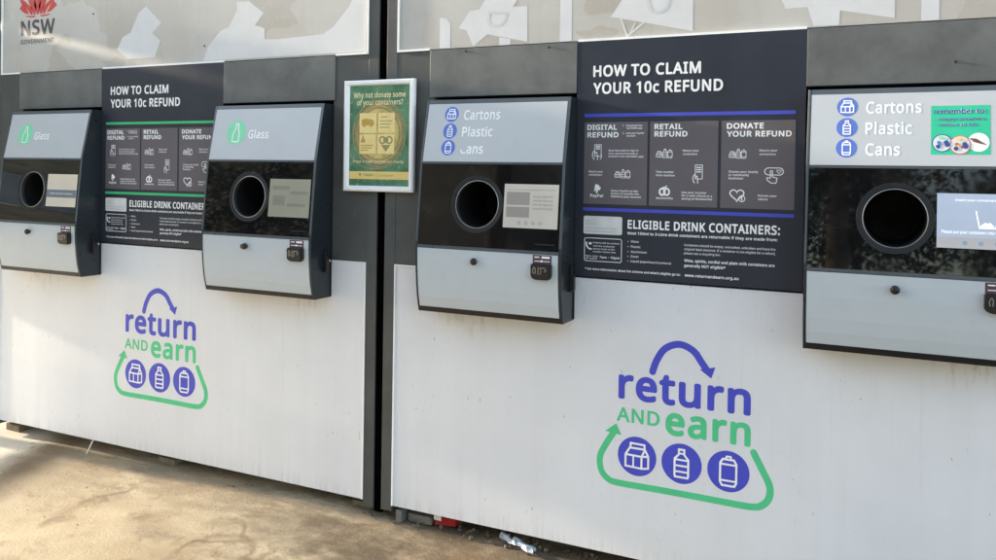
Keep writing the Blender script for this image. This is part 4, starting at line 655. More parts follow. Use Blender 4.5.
def sign(dx, label, bar):
    X0, X1, Z0, Z1 = -.9155+dx, -.1905+dx, 1.1555, 1.9440
    t = thing('information_sign', label, 'sign', ((X0+X1)/2, 0, Z0), 'refund information signs')
    boxo('sign_board', X0, X1, -.004, .10, Z0, Z1, 'navy', t, .001)
    y1, y2 = F(.0043), F(.0046)
    for zb in (1.6965, 1.3825):
        bm = bmesh.new(); poly(bm, [(-.888+dx, zb-.0055), (-.219+dx, zb-.0055), (-.219+dx, zb+.0055), (-.888+dx, zb+.0055)], y1); face_out(bm); obj('colour_bar', bm, bar, t)
    for a, b_ in ((-.8877, -.6715), (-.6638, -.4467), (-.4372, -.2185)):
        bm = bmesh.new(); poly(bm, [(a+dx, 1.4005), (b_+dx, 1.4005), (b_+dx, 1.6735), (a+dx, 1.6735)], y1); face_out(bm); obj('step_panel', bm, 'plum', t)
    bm = bmesh.new()
    for s, a, b_, z, c, bo in (('HOW TO CLAIM', -.8600, -.5040, 1.8250, .0378, .030), ('YOUR 10c REFUND', -.8590, -.4350, 1.7675, .0378, .030), ('ELIGIBLE DRINK CONTAINERS:', -.7333, -.2578, 1.3225, .0290, .030)):
        text(bm, s, a+dx, b_+dx, z, c, y1, bo, 5)
    face_out(bm); obj('heading', bm, 'white', t)
    bm = bmesh.new()
    for s, a, b_, z in (('DIGITAL', -.8776, -.7747, 1.6475), ('REFUND', -.8770, -.7690, 1.6225), ('RETAIL', -.6498, -.5591, 1.6478), ('REFUND', -.6494, -.5428, 1.6243), ('DONATE', -.4210, -.3105, 1.6476), ('YOUR REFUND', -.4205, -.2293, 1.6230)):
        text(bm, s, a+dx, b_+dx, z, .0180, y2, .034, 4)
    face_out(bm); obj('step_title', bm, 'white', t)
    bm = bmesh.new()
    for s, a, b_, z, c in FILL: text(bm, s, a+dx, b_+dx, z, c, y2, .030, 1)
    face_out(bm); obj('fine_print', bm, 'offwhite', t)
    bm = bmesh.new()
    for s, a, b_, z, c in LOW: text(bm, s, a+dx, b_+dx, z, c, y1, .030, 2)
    face_out(bm); obj('note_lettering', bm, 'white', t)
    bm = bmesh.new()
    for s, a, b_, z, c in DIM: text(bm, s, a+dx, b_+dx, z, c, y1, .016, 1)
    for z in (1.2805, 1.2635, 1.2470, 1.2315, 1.2160): poly(bm, disc_pts(-.7310+dx, z, .0016, 8), y1)
    face_out(bm); obj('list_lettering', bm, 'offwhite', t)
    # pale hotline card and outlined opening-hours box
    bm = bmesh.new(); rr = .006
    pts = []
    for cx, cz, a0 in ((-.7520-rr, 1.3600-rr, 0), (-.8855+rr, 1.3600-rr, 90), (-.8855+rr, 1.2995+rr, 180), (-.7520-rr, 1.2995+rr, 270)): pts += [(cx+dx+rr*math.cos(R(a0+i*22.5)), cz+rr*math.sin(R(a0+i*22.5))) for i in range(5)]
    poly(bm, pts, y1); face_out(bm); cardo = obj('pale_card', bm, 'card', t)
    bm = bmesh.new()
    for z, b_ in ((1.3440, -.845), (1.3340, -.838), (1.3190, -.770), (1.3090, -.776)): stroke(bm, [(-.879+dx, z), (b_+dx, z)], .0042, y2, cap=False)
    face_out(bm); obj('faded_lettering', bm, plain('faded_print', (.56, .56, .55)), cardo)
    bm = bmesh.new(); pts = []
    for cx, cz, a0 in ((-.7530-rr, 1.2860-rr, 0), (-.8810+rr, 1.2860-rr, 90), (-.8810+rr, 1.2090+rr, 180), (-.7530-rr, 1.2090+rr, 270)): pts += [(cx+dx+rr*math.cos(R(a0+i*22.5)), cz+rr*math.sin(R(a0+i*22.5))) for i in range(5)]
    stroke(bm, pts, .0022, y1, True)
    stroke(bm, smooth_path([(-.8745+dx, 1.2710), (-.8735+dx, 1.2600), (-.8660+dx, 1.2510), (-.8570+dx, 1.2490)], 4), .0050, y1)
    poly(bm, [(-.866+dx, 1.2640), (-.8560+dx, 1.2640), (-.8560+dx, 1.2715), (-.866+dx, 1.2715)], y1)
    face_out(bm); obj('hours_box', bm, 'white', t)
    # pictograms
    bm = bmesh.new(); W = .0021
    def trio(x0, x1, z0, z1):
        s = (z1-z0)/2; cz = (z0+z1)/2; w_ = x1-x0
        icon(bm, 'carton', x0+w_*.19+dx, cz-s*.2, s*.75, W*.85, y2); icon(bm, 'bottle', x0+w_*.54+dx, cz, s, W*.85, y2); icon(bm, 'can', x0+w_*.84+dx, cz-s*.08, s*.9, W*.85, y2)
    trio(-.7811, -.7264, 1.4880, 1.5172); trio(-.6432, -.5889, 1.5550, 1.5850); trio(-.4134, -.3601, 1.5552, 1.5850)
    def S(l): return [(x+dx, z) for x, z in l]
    # phone held in a hand
    stroke(bm, S([(-.8505, 1.5985), (-.8280, 1.5985), (-.8280, 1.5600), (-.8505, 1.5600)]), W, y2, True)
    for z in (1.594, 1.589, 1.584): stroke(bm, S([(-.8465, z), (-.8320, z)]), .003, y2, cap=False)
    stroke(bm, smooth_path(S([(-.8505, 1.5800), (-.8570, 1.5720), (-.8580, 1.5600), (-.8520, 1.5495)]), 3), W*1.2, y2); stroke(bm, smooth_path(S([(-.8400, 1.5480), (-.8405, 1.5620), (-.8440, 1.5740), (-.8500, 1.5680)]), 3), W*1.2, y2)
    stroke(bm, S([(-.8280, 1.5700), (-.8265, 1.5580), (-.8300, 1.5500)]), W, y2)
    # voucher held in a hand
    stroke(bm, S([(-.5160, 1.5340), (-.4940, 1.5340), (-.4940, 1.4900), (-.5160, 1.4900)]), W, y2, True)
    for z in (1.526, 1.519, 1.512): stroke(bm, S([(-.5125, z), (-.4975, z)]), .0032, y2, cap=False)
    stroke(bm, smooth_path(S([(-.5160, 1.5050), (-.5225, 1.4980), (-.5230, 1.4860), (-.5180, 1.4770)]), 3), W*1.2, y2); stroke(bm, smooth_path(S([(-.5080, 1.4760), (-.5085, 1.4900), (-.5105, 1.4990), (-.5155, 1.4950)]), 3), W*1.2, y2)
    # finger on a button
    pts = [(-.2620+.0108*math.cos(R(a)), 1.5165+.0108*math.sin(R(a))) for a in range(-90, 91, 30)] + [(-.2950+.0108*math.cos(R(a)), 1.5165+.0108*math.sin(R(a))) for a in range(90, 271, 30)]
    stroke(bm, S(pts), W*1.2, y2, True)
    stroke(bm, S([(-.2890, 1.5180), (-.2890, 1.4960), (-.2990, 1.4970), (-.2980, 1.4900), (-.2870, 1.4810), (-.2720, 1.4810), (-.2690, 1.4960), (-.2830, 1.5000), (-.2830, 1.5180)]), W*1.2, y2, True)
    stroke(bm, S([(-.2640, 1.5105), (-.2705, 1.5175), (-.2690, 1.5215), (-.2640, 1.5195), (-.2590, 1.5215), (-.2575, 1.5175)]), W*.8, y2, True)
    # heart with a small coin
    hp = []
    for i in range(36):
        a = 2*math.pi*i/36; hp.append((-.3870+.00132*16*math.sin(a)**3, 1.4430+.00122*(13*math.cos(a)-5*math.cos(2*a)-2*math.cos(3*a)-math.cos(4*a))))
    stroke(bm, S(hp), W*1.7, y2, True); stroke(bm, S(disc_pts(-.3720, 1.4310, .0095, 16)), W*1.1, y2, True); stroke(bm, S([(-.3720, 1.4255), (-.3720, 1.4365)]), W*1.4, y2)
    # payment mark: two overlapping letters P, and its name
    for ox, oz in ((0, 0), (.0060, -.0065)):
        poly(bm, S([(-.8500+ox, 1.4430+oz), (-.8450+ox, 1.4430+oz), (-.8425+ox, 1.4530+oz), (-.8370+ox, 1.4535+oz), (-.8330+ox, 1.4590+oz), (-.8345+ox, 1.4645+oz), (-.8390+ox, 1.4660+oz), (-.8470+ox, 1.4660+oz)]), F(.0046+.0001*(ox > 0)))
    text(bm, 'PayPal', -.8638+dx, -.8190+dx, 1.4235, .0098, y2, .03, 2)
    # round fruit-like shop mark
    stroke(bm, S(disc_pts(-.6210, 1.4465, .0085, 18, .0105)), .0058, y2, True); stroke(bm, S(disc_pts(-.6065, 1.4465, .0085, 18, .0105)), .0058, y2, True)
    stroke(bm, smooth_path(S([(-.6190, 1.4600), (-.6120, 1.4610), (-.6070, 1.4650)]), 4), .0040, y2)
    flat(bm); face_out(bm); obj('pictogram', bm, 'white', t)
    return t
sign(0, 'dark navy refund sign with blue bars between the two cartons machines', 'bluebar')
sign(PITCH, 'dark refund sign with green bars between the two glass machines', 'greenbar')

# ------------------------------------------------------------------ reverse vending machines
PZ = [1.005, 1.02, 1.06, 1.10, 1.16, 1.205, 1.238, 1.5355, 1.757]
PD = [.100, .105, .115, .121, .1265, .1283, .1285, .1010, .055]
def dz(z):
    if z <= PZ[0]: return PD[0]
    for i in range(len(PZ)-1):
        if z <= PZ[i+1]:
            u = (z-PZ[i])/(PZ[i+1]-PZ[i]); return PD[i]+(PD[i+1]-PD[i])*u
    return PD[-1]
def zlist(a, b_): return sorted({a, b_} | {z for z in PZ if a < z < b_} | {a+(b_-a)*i/10 for i in range(1, 10)})
def slab(bm, x0, x1, za, zb, proud=0.0, th=.006, bev=.0012):
    """a plate bent to the machine's front profile"""
    zs = zlist(za, zb); n = len(zs)
    fr = [[bm.verts.new((x, -dz(z)-proud, z)) for z in zs] for x in (x0, x1)]
    bk = [[bm.verts.new((x, -dz(z)-proud+th, z)) for z in zs] for x in (x0, x1)]
    for i in range(n-1):
        bm.faces.new((fr[0][i], fr[1][i], fr[1][i+1], fr[0][i+1])); bm.faces.new((bk[0][i], bk[0][i+1], bk[1][i+1], bk[1][i]))
        bm.faces.new((fr[0][i], fr[0][i+1], bk[0][i+1], bk[0][i])); bm.faces.new((fr[1][i], bk[1][i], bk[1][i+1], fr[1][i+1]))
    bm.faces.new((fr[0][0], bk[0][0], bk[1][0], fr[1][0])); bm.faces.new((fr[0][-1], fr[1][-1], bk[1][-1], bk[0][-1]))
def onk(off): return lambda x, z: -dz(z)-off
def tube_ring(bm, cx, cz, cy, rings, n=56):
    """lathe about the y axis: rings = [(radius, y offset towards the viewer)]"""
    rv = [[bm.verts.new((cx+r*math.cos(2*math.pi*i/n), cy-o, cz+r*math.sin(2*math.pi*i/n))) for i in range(n)] for r, o in rings]
    for a, b_ in zip(rv, rv[1:]):
        for i in range(n): bm.faces.new((a[i], a[(i+1) % n], b_[(i+1) % n], b_[i]))
    return rv
SLOPE = math.atan((dz(1.32)-dz(1.46))/.14)
def kiosk(kx, kind, label, scr, worn=False):
    """kx: left edge; kind: glass / cartons"""
    t = thing('refund_machine', label, 'recycling machine', (kx, 0, 1.004), 'refund machines set into the container fronts')
    X = lambda x: kx+.180+x                # features were measured on the machine whose left edge is at -0.180
    xl, xr = kx, kx+KW
    # side cheeks following the bulged front, back, top and floor
    for a, b_ in ((xl, xl+.0085), (xr-.0105, xr)):
        bm = bmesh.new(); prof = [(-d, z) for d, z in zip(PD, PZ)] + [(.18, 1.757), (.18, 1.005)]
        va = [bm.verts.new((a, y, z)) for y, z in prof]; vb = [bm.verts.new((b_, y, z)) for y, z in prof]; n = len(prof)
        bm.faces.new(va); bm.faces.new(vb[::-1])
        for i in range(n): bm.faces.new((va[i], va[(i+1) % n], vb[(i+1) % n], vb[i]))
        bmesh.ops.recalc_face_normals(bm, faces=bm.faces)
        fr = [e for e in bm.edges if all(v.co.y < -.05 for v in e.verts) and abs(e.verts[0].co.x-e.verts[1].co.x) < 1e-6]
        bmesh.ops.bevel(bm, geom=fr, offset=.0012, segments=1, affect='EDGES')
        sp = obj('side_panel', bm, 'slate', t)
        if a > xl+.1:
            # door latch on the right-hand cheek
            bm = bmesh.new(); box(bm, xr, xr+.012, -.052, -.034, 1.105, 1.195, .003); box(bm, xr+.012, xr+.020, -.056, -.040, 1.112, 1.165, .002)
            la = obj('latch', bm, 'black', sp)
            bm = bmesh.new(); bmesh.ops.create_uvsphere(bm, u_segments=12, v_segments=8, radius=.007, matrix=Matrix.Translation((xr+.005, -.018, 1.148))); obj('bolt', bm, 'metal', sp, True)
            bm = bmesh.new(); box(bm, xr, xr+.004, -.006, -.0015, 1.008, 1.756, .001); obj('hinge_strip', bm, 'black', sp)
    bm = bmesh.new()
    box(bm, xl+.0088, xr-.0108, -.050, .18, 1.745, 1.7565); box(bm, xl+.0088, xr-.0108, -.095, .18, 1.0055, 1.014); box(bm, xl+.0088, xr-.0108, .170, .18, 1.0145, 1.7445)
    obj('inner_case', bm, 'black', t)
    bm = bmesh.new(); slab(bm, xl+.0087, xr-.0107, 1.7425, 1.7568, 0, .02); slab(bm, xl+.0087, xr-.0107, 1.5285, 1.5355, -.001, .02); slab(bm, xl+.0087, xr-.0107, 1.2335, 1.2440, -.001, .02)
    obj('cross_bar', bm, 'slateedge', t)
    bm = bmesh.new(); slab(bm, xl+.0087, xr-.0107, 1.0055, 1.0235, 0, .02); obj('bottom_bar', bm, 'black', t)
    # thin pale edge along the cheeks' front
    bm = bmesh.new(); slab(bm, xl+.0004, xl+.0070, 1.255, 1.7555, .0006, .002); slab(bm, xr-.0095, xr-.0004, 1.255, 1.7555, .0006, .002); obj('front_edge', bm, 'slateedge', t)
    # upper fascia with lettering
    bm = bmesh.new(); slab(bm, xl+.0092, xr-.0112, 1.5362, 1.7418, .0004); fa = obj('fascia', bm, 'fascia', t)
    y1, y2 = onk(.0007), onk(.0010)
    if kind == 'glass':
        bm = bmesh.new(); poly(bm, disc_pts(X(-.048), 1.6455, .0500), y1); face_out(bm); d = obj('badge', bm, 'mint', fa)
        bm = bmesh.new(); icon(bm, 'glass', X(-.046), 1.6450, .0360, .0052, y2); face_out(bm); obj('icon', bm, 'white', fa)
        bm = bmesh.new(); text(bm, 'Glass', X(.0154), X(.1190), 1.6215, .0345, y1, .024, 6); face_out(bm); obj('lettering', bm, 'white', fa)
    else:
        for k_, z in (('carton', 1.7040), ('bottle', 1.6442), ('can', 1.5853)):
            bm = bmesh.new(); poly(bm, disc_pts(X(-.0745), z, .0275), y1); face_out(bm); obj('badge', bm, 'iconblue', fa)
            bm = bmesh.new(); icon(bm, k_, X(-.0745), z, .0205, .0034, y2); face_out(bm); obj('icon', bm, 'white', fa)
        bm = bmesh.new()
        for s, a, b_, z in (('Cartons', -.0255, .1150, 1.6835), ('Plastic', -.0260, .0915, 1.6240)) + ((('Cans', -.0250, .0625, 1.5640),) if not worn else (('ans', -.0010, .0625, 1.5640),)): text(bm, s, X(a), X(b_), z, .0345, y1, .022, 6)
        if worn:                               # most of the capital C has peeled off
            b2 = bmesh.new(); text(b2, 'C', X(-.0250), X(-.0035), 1.5640, .0345, y1, .014, 6)
            bmesh.ops.bisect_plane(b2, geom=b2.verts[:]+b2.edges[:]+b2.faces[:], plane_co=(X(-.014), -.09, 1.577), plane_no=(.25, 0, 1), clear_outer=True)
            mt = bpy.data.meshes.new('t'); b2.to_mesh(mt); b2.free(); bm.from_mesh(mt); bpy.data.meshes.remove(mt)
        face_out(bm); obj('lettering', bm, 'white', fa)
    # dark window with a round opening
    hx, hz, hr = X(.0525), 1.3905, .0955
    wx0, wx1, wz0, wz1 = xl+.0092, xr-.0112, 1.2445, 1.5280
    bm = bmesh.new(); n = 72; ang = sorted([2*math.pi*i/n for i in range(n)] + [math.atan2(zz-hz, xx-hx) % (2*math.pi) for xx in (wx0, wx1) for zz in (wz0, wz1)])
    rings = []
    for k in range(9):
        u = k/8; ring = []
        for a in ang:
            ca, sa = math.cos(a), math.sin(a); tt = 1e9
            if ca > 1e-9: tt = min(tt, (wx1-hx)/ca)
            if ca < -1e-9: tt = min(tt, (wx0-hx)/ca)
            if sa > 1e-9: tt = min(tt, (wz1-hz)/sa)
            if sa < -1e-9: tt = min(tt, (wz0-hz)/sa)
            r = hr+(tt-hr)*u; x = hx+r*ca; z = hz+r*sa; ring.append(bm.verts.new((x, -dz(z), z)))
        rings.append(ring)
    m_ = len(ang)
    for a, b_ in zip(rings, rings[1:]):
        for i in range(m_): bm.faces.new((a[i], b_[i], b_[(i+1) % m_], a[(i+1) % m_]))
    bmesh.ops.recalc_face_normals(bm, faces=bm.faces); face_out(bm)
    wd_ = obj('window', bm, 'glass', t); so = wd_.modifiers.new('thickness', 'SOLIDIFY'); so.thickness = .004; so.offset = -1
    bm = bmesh.new(); cy = -dz(hz)
    rv = tube_ring(bm, hx, hz, 0, [(.0985, -.004), (.0985, .0008), (.0970, .0012), (.0955, .0008), (.0900, .0006), (.0840, .0004), (.0805, -.002), (.0785, -.016)])
    for v in bm.verts:                        # lean the ring with the window
        v.co.y = -dz(hz)-SLOPE*(hz-v.co.z)+v.co.y
    rg = obj('aperture_ring', bm, 'darkmetal', t, True)
    bm = bmesh.new(); rv = tube_ring(bm, hx, hz, 0, [(.0783, -.0165), (.0775, -.04), (.0775, -.22)])
    bm.faces.new(rv[-1])
    for v in bm.verts:
        if v.co.y < .2: v.co.y = -dz(hz)-SLOPE*(hz-v.co.z)+v.co.y
        else: v.co.y = .12
    obj('throat', bm, 'dark', t)
    bm = bmesh.new(); rv = tube_ring(bm, hx, hz, 0, [(.0822, .0), (.0812, .0012), (.0798, .0008)], 72)
    for v in bm.verts: v.co.y = -dz(hz)-SLOPE*(hz-v.co.z)+v.co.y+.0006
    obj('bright_lip', bm, 'metal', rg, True)
    # display
    sx0, sx1, sz0, sz1 = X(.1545), X(.3500), 1.3168, 1.4630
    bm = bmesh.new(); slab(bm, sx0, sx1, sz0, sz1, .0006, .002); so_ = obj('display', bm, scr[0], t)
    scr[1](so_, sx0, sx1, sz0, sz1)
    bm = bmesh.new(); poly(bm, [(X(.2735), 1.2640), (X(.3440), 1.2640), (X(.3440), 1.2680), (X(.2735), 1.2680)], onk(.0003)); face_out(bm); obj('card_slot', bm, 'darkmetal', t)
    # lower door with knob, sticker and printer mouth
    bm = bmesh.new(); slab(bm, xl+.0092, xr-.0112, 1.0245, 1.2325, .0004); obj('lower_door', bm, 'lower', t)
    bm = bmesh.new(); kz = 1.1965; prof = [(.0001, .021), (.006, .0205), (.0105, .018), (.0125, .014), (.012, .009), (.008, .006), (.0075, 0)]
    tube_ring(bm, X(.0560), kz, -dz(kz), prof, 20); obj('knob', bm, 'black', t, True)
    if kind == 'glass':
        bm = bmesh.new(); tube_ring(bm, X(.034), kz-.002, -dz(kz), [(.0001, .0022), (.009, .002), (.010, 0)], 18); obj('lock', bm, 'darkmetal', t, True)
    bm = bmesh.new(); poly(bm, [(X(.2685), 1.2025), (X(.3355), 1.2025), (X(.3355), 1.2312), (X(.2685), 1.2312)], y1); face_out(bm); st = obj('sticker', bm, 'maroon', t)
    bm = bmesh.new(); poly(bm, [(X(.300), 1.2205), (X(.3285), 1.2205), (X(.3285), 1.2275), (X(.300), 1.2275)], y2); stroke(bm, [(X(.275), 1.224), (X(.292), 1.224)], .0035, y2, cap=False); stroke(bm, [(X(.275), 1.211), (X(.329), 1.211)], .0025, y2, cap=False); poly(bm, disc_pts(X(.300), 1.2115, .004, 12), y2)
    face_out(bm); obj('sticker_lettering', bm, 'white', st)
    bm = bmesh.new()
    hx_ = [(.2665, 1.2030), (.3375, 1.2030), (.3375, 1.1620), (.3300, 1.1520), (.2800, 1.1520), (.2735, 1.1560), (.2665, 1.1600)]
    fr = [bm.verts.new((X(x)+(.0015 if x < .3 else -.0015), -dz(z)-.020, z-.001)) for x, z in hx_]; bk = [bm.verts.new((X(x), -dz(z)+.001, z)) for x, z in hx_]; n = len(hx_)
    bm.faces.new(fr)
    for i in range(n): bm.faces.new((fr[i], fr[(i+1) % n], bk[(i+1) % n], bk[i]))
    bmesh.ops.recalc_face_normals(bm, faces=bm.faces); bmesh.ops.bevel(bm, geom=[e for e in bm.edges], offset=.003, segments=2, affect='EDGES')
    pr = obj('receipt_printer', bm, 'black', t)
    bm = bmesh.new(); yk = onk(.0203)
    stroke(bm, smooth_path([(X(.2790), 1.1720), (X(.2770), 1.1820), (X(.2815), 1.1920), (X(.2860), 1.1860), (X(.2850), 1.1720)], 3), .0024, yk)
    stroke(bm, [(X(.2950), 1.1700), (X(.2960), 1.1920)], .0024, yk); stroke(bm, [(X(.3020), 1.1910), (X(.3180), 1.1910), (X(.3230), 1.1840), (X(.3180), 1.1790)], .0026, yk); stroke(bm, [(X(.3020), 1.1910), (X(.3060), 1.1800), (X(.3020), 1.1700)], .0024, yk)
    face_out(bm); obj('printer_mark', bm, 'metal', pr)
    return t, X

def scr_bluebar(o, a, b_, c, d):
    w_, h = b_-a, d-c; y = onk(.0009)
    bm = bmesh.new(); poly(bm, [(a, c+h*.28), (b_, c+h*.28), (b_, c+h*.52), (a, c+h*.52)], y); face_out(bm); obj('screen_band', bm, emis('screen_slate', (.13, .16, .20), .2), o)
    bm = bmesh.new(); text(bm, 'Please insert your containers', a+w_*.12, b_-w_*.12, c+h*.38, h*.05, onk(.0012), .01, 1); face_out(bm); obj('screen_lettering', bm, emis('screen_pale', (.6, .6, .55), .25), o)
def scr_plain(o, a, b_, c, d):
    w_, h = b_-a, d-c; y = onk(.0009); bm = bmesh.new()
    for u0, u1, v0, v1 in ((.08, .50, .72, .82), (.52, .95, .60, .68), (.10, .40, .30, .56), (.45, .90, .28, .36)): poly(bm, [(a+w_*u0, c+h*v0), (a+w_*u1, c+h*v0), (a+w_*u1, c+h*v1), (a+w_*u0, c+h*v1)], y)
    face_out(bm); obj('screen_block', bm, emis('screen_olive', (.20, .215, .18), .21), o)
def scr_page(o, a, b_, c, d):
    w_, h = b_-a, d-c; y = onk(.0009); dk = emis('screen_grey', (.20, .20, .19), .16); bm = bmesh.new()
    for u0, u1, v0, v1 in ((.05, .48, .24, .48), (.05, .48, .52, .82)): poly(bm, [(a+w_*u0, c+h*v0), (a+w_*u1, c+h*v0), (a+w_*u1, c+h*v1), (a+w_*u0, c+h*v1)], y)
    face_out(bm); p_ = obj('screen_picture', bm, emis('screen_picture', (.26, .26, .25), .22), o)
    bm = bmesh.new()
    for s, z in (('Put your empty drink', .70), ('containers one by one', .61), ('into the opening', .52), ('and wait for the light', .43)): text(bm, s, a+w_*.54, a+w_*.90, c+h*z, h*.045, y, .01, 1)
    for u in (.30, .43, .56, .69): stroke(bm, disc_pts(a+w_*u, c+h*.12, .0045, 12), .0016, y, True)
    stroke(bm, [(a+w_*.05, c+h*.87), (a+w_*.95, c+h*.87)], .0012, y, cap=False)
    face_out(bm); obj('screen_lettering', bm, dk, o)
def scr_cup(o, a, b_, c, d):
    w_, h = b_-a, d-c; y = onk(.0009)
    bm = bmesh.new(); poly(bm, [(a, c), (b_, c), (b_, c+h*.20), (a, c+h*.20)], y); face_out(bm); obj('screen_footer', bm, emis('screen_footer', (.36, .37, .40), .3), o)
    bm = bmesh.new(); wt = emis('screen_white', (.80, .84, .88), .38); yw = onk(.0012)
    text(bm, 'Insert your containers to begin', a+w_*.22, b_-w_*.10, c+h*.86, h*.045, yw, .01, 1)
    text(bm, 'Please put your containers into the opening', a+w_*.06, b_-w_*.06, c+h*.27, h*.055, yw, .012, 1)
    stroke(bm, [(a+w_*.47, c+h*.68), (a+w_*.51, c+h*.38), (a+w_*.70, c+h*.38), (a+w_*.75, c+h*.68)], .0030, yw)
    for u, v in ((.55, .41), (.60, .42), (.65, .41), (.58, .44), (.63, .44)): poly(bm, disc_pts(a+w_*u, c+h*v, .0055, 12), yw)
    face_out(bm); obj('screen_lettering', bm, wt, o)
    bm = bmesh.new()
    for u, v, r in ((.82, .50, .014), (.88, .56, .017), (.90, .44, .015), (.84, .42, .010), (.95, .50, .016)): poly(bm, disc_pts(a+w_*u, c+h*v, r, 9), onk(.0011))
    for u in (.34, .53, .72): poly(bm, disc_pts(a+w_*u, c+h*.10, .006, 14), onk(.0012+u*.0001))
    face_out(bm); obj('screen_shape', bm, emis('screen_blue_shape', (.16, .24, .34), .36), o)
kiosk(KX[0]+PITCH, 'glass', 'far left glass machine with cream display showing a slate band', (emis('screen_cream', (.44, .42, .35), .26), scr_bluebar))
kiosk(KX[1]+PITCH, 'glass', 'glass machine left of the framed poster with plain olive display', (emis('screen_sage', (.25, .265, .22), .22), scr_plain))
kiosk(KX[0], 'cartons', 'cartons machine right of the framed poster with pale grey display page', (emis('screen_pale_grey', (.40, .395, .38), .26), scr_page), True)
k4, X4 = kiosk(KX[1], 'cartons', 'rightmost cartons machine with blue display and green reminder sticker', (emis('screen_blue', (.31, .38, .49), .34), scr_cup))
# green reminder sticker on the last machine
fa4 = [c for c in k4.children if c.name.startswith('fascia')][0]
y1, y2, y3 = onk(.0007), onk(.0010), onk(.0013)
bm = bmesh.new(); poly(bm, [(.138, 1.5675), (.2785, 1.5675), (.2785, 1.7025), (.138, 1.7025)], y1); face_out(bm); rs = obj('reminder_sticker', bm, 'stickergreen', k4); rs['label'] = 'green reminder sticker with three round pictures'
bm = bmesh.new(); text(bm, 'remember to:', .1455, .2690, 1.6800, .0135, y2, .05, 3); text(bm, '- empty containers', .150, .2660, 1.6610, .0085, y2, .04, 2); text(bm, '- remove all lids', .150, .2480, 1.6450, .0085, y2, .04, 2)
face_out(bm); obj('lettering_outline', bm, 'white', rs)
bm = bmesh.new(); text(bm, 'remember to:', .1455, .2690, 1.6800, .0135, y3, .022, 3); text(bm, '- empty containers', .150, .2660, 1.6610, .0085, y3, .016, 2); text(bm, '- remove all lids', .150, .2480, 1.6450, .0085, y3, .016, 2)
face_out(bm); obj('lettering', bm, 'stickerblue', rs)
for cx, cz, r, rim, pic in ((.1650, 1.5990, .0245, 'stickerblue', 'blue'), (.2510, 1.6010, .0255, 'white', 'white'), (.2080, 1.5940, .0260, 'coral', 'coral')):
    o_ = .0002*(pic == 'coral')
    bm = bmesh.new(); poly(bm, disc_pts(cx, cz, r, 32), onk(.0010+o_)); face_out(bm); ob = obj('round_picture', bm, rim, rs)
    bm = bmesh.new()
    if pic == 'white':
        poly(bm, [(cx-.022, cz+.012), (cx-.005, cz+.010), (cx+.008, cz+.001), (cx+.021, cz-.008), (cx+.004, cz-.004), (cx-.012, cz+.001)], onk(.0013)); face_out(bm); obj('picture', bm, 'brownpic', ob)
    else:
        poly(bm, disc_pts(cx, cz, r-.0025, 32), onk(.0012+o_)); face_out(bm); obj('picture', bm, 'card', ob)
        rn = random.Random(5)
        for colr in (('stickerblue', 'iconblue', 'mint') if pic == 'blue' else ('stickerblue', 'coral', 'yellow', 'red')):
            bm = bmesh.new()
            for i in range(3):
                a = rn.uniform(0, 6.28); q = rn.uniform(.2, .66)*r
                poly(bm, disc_pts(cx+q*math.cos(a), cz+q*math.sin(a), rn.uniform(.0035, .0062), 10), onk(.0014+o_+.0001*i+.00007*len(colr)))
            face_out(bm); obj('bottle_cap', bm, colr, ob)

# ------------------------------------------------------------------ framed poster over the gap
t = thing('framed_poster', 'white framed green poster hung over the gap between the containers', 'poster', (-1.700, -.006, 1.4215))
fx0, fx1, fz0, fz1 = -1.8560, -1.5435, 1.4215, 1.8435; ix0, ix1, iz0, iz1 = -1.8315, -1.5660, 1.4430, 1.8235
bm = bmesh.new()
O_ = [(fx0, fz0), (fx1, fz0), (fx1, fz1), (fx0, fz1)]; I_ = [(ix0, iz0), (ix1, iz0), (ix1, iz1), (ix0, iz1)]
loops = [[(p, -.0062) for p in O_], [(p, -.020) for p in O_]]
mid = [((o[0]*.72+i[0]*.28, o[1]*.72+i[1]*.28), -.0245) for o, i in zip(O_, I_)]; loops += [mid, [((o[0]*.25+i[0]*.75, o[1]*.25+i[1]*.75), -.0235) for o, i in zip(O_, I_)], [(i, -.0165) for i in I_]]
vv = [[bm.verts.new((p[0], y, p[1])) for p, y in l] for l in loops]
for a, b_ in zip(vv, vv[1:]):
    for i in range(4): bm.faces.new((a[i], a[(i+1) % 4], b_[(i+1) % 4], b_[i]))
bmesh.ops.recalc_face_normals(bm, faces=bm.faces); obj('frame', bm, 'alu', t)
bm = bmesh.new(); box(bm, ix0-.004, ix1+.004, -.016, -.0065, iz0-.004, iz1+.004); po = obj('poster_sheet', bm, 'poster', t)
y1, y2, y3 = F(.0164), F(.0167), F(.0170)
M['tile'] = paint('tile_print', (.86, .68, .30), .3, .06, 14)
M['gold'] = paint('gold_print', (.52, .43, .15), .3, .35, 26)
bm = bmesh.new(); poly(bm, disc_pts(-1.699, 1.640, .099, 48, .107), F(.01612)); face_out(bm); obj('printed_glow', bm, 'gold', po)
bm = bmesh.new()
for k, (r, wd) in enumerate(((.104, .010), (.092, .009), (.116, .006))): stroke(bm, disc_pts(-1.699, 1.640, r, 48, r*1.08), wd, F(.0162+.00005*k), True)
stroke(bm, smooth_path([(-1.826, 1.560), (-1.800, 1.532), (-1.755, 1.512), (-1.700, 1.508), (-1.650, 1.522), (-1.615, 1.548)], 5), .006, F(.0162))
face_out(bm); obj('printed_ring', bm, 'posterring', po)
bm = bmesh.new(); text(bm, 'Why not donate some', -1.8140, -1.5835, 1.7770, .0200, y1, .014, 4); text(bm, 'of your containers?', -1.7985, -1.5935, 1.7490, .0200, y1, .014, 4)
text(bm, "Press \u2018donate\u2019 and join our charity", -1.8130, -1.5880, 1.5300, .0100, y1, .01, 2); face_out(bm); obj('lettering', bm, 'cream', po)
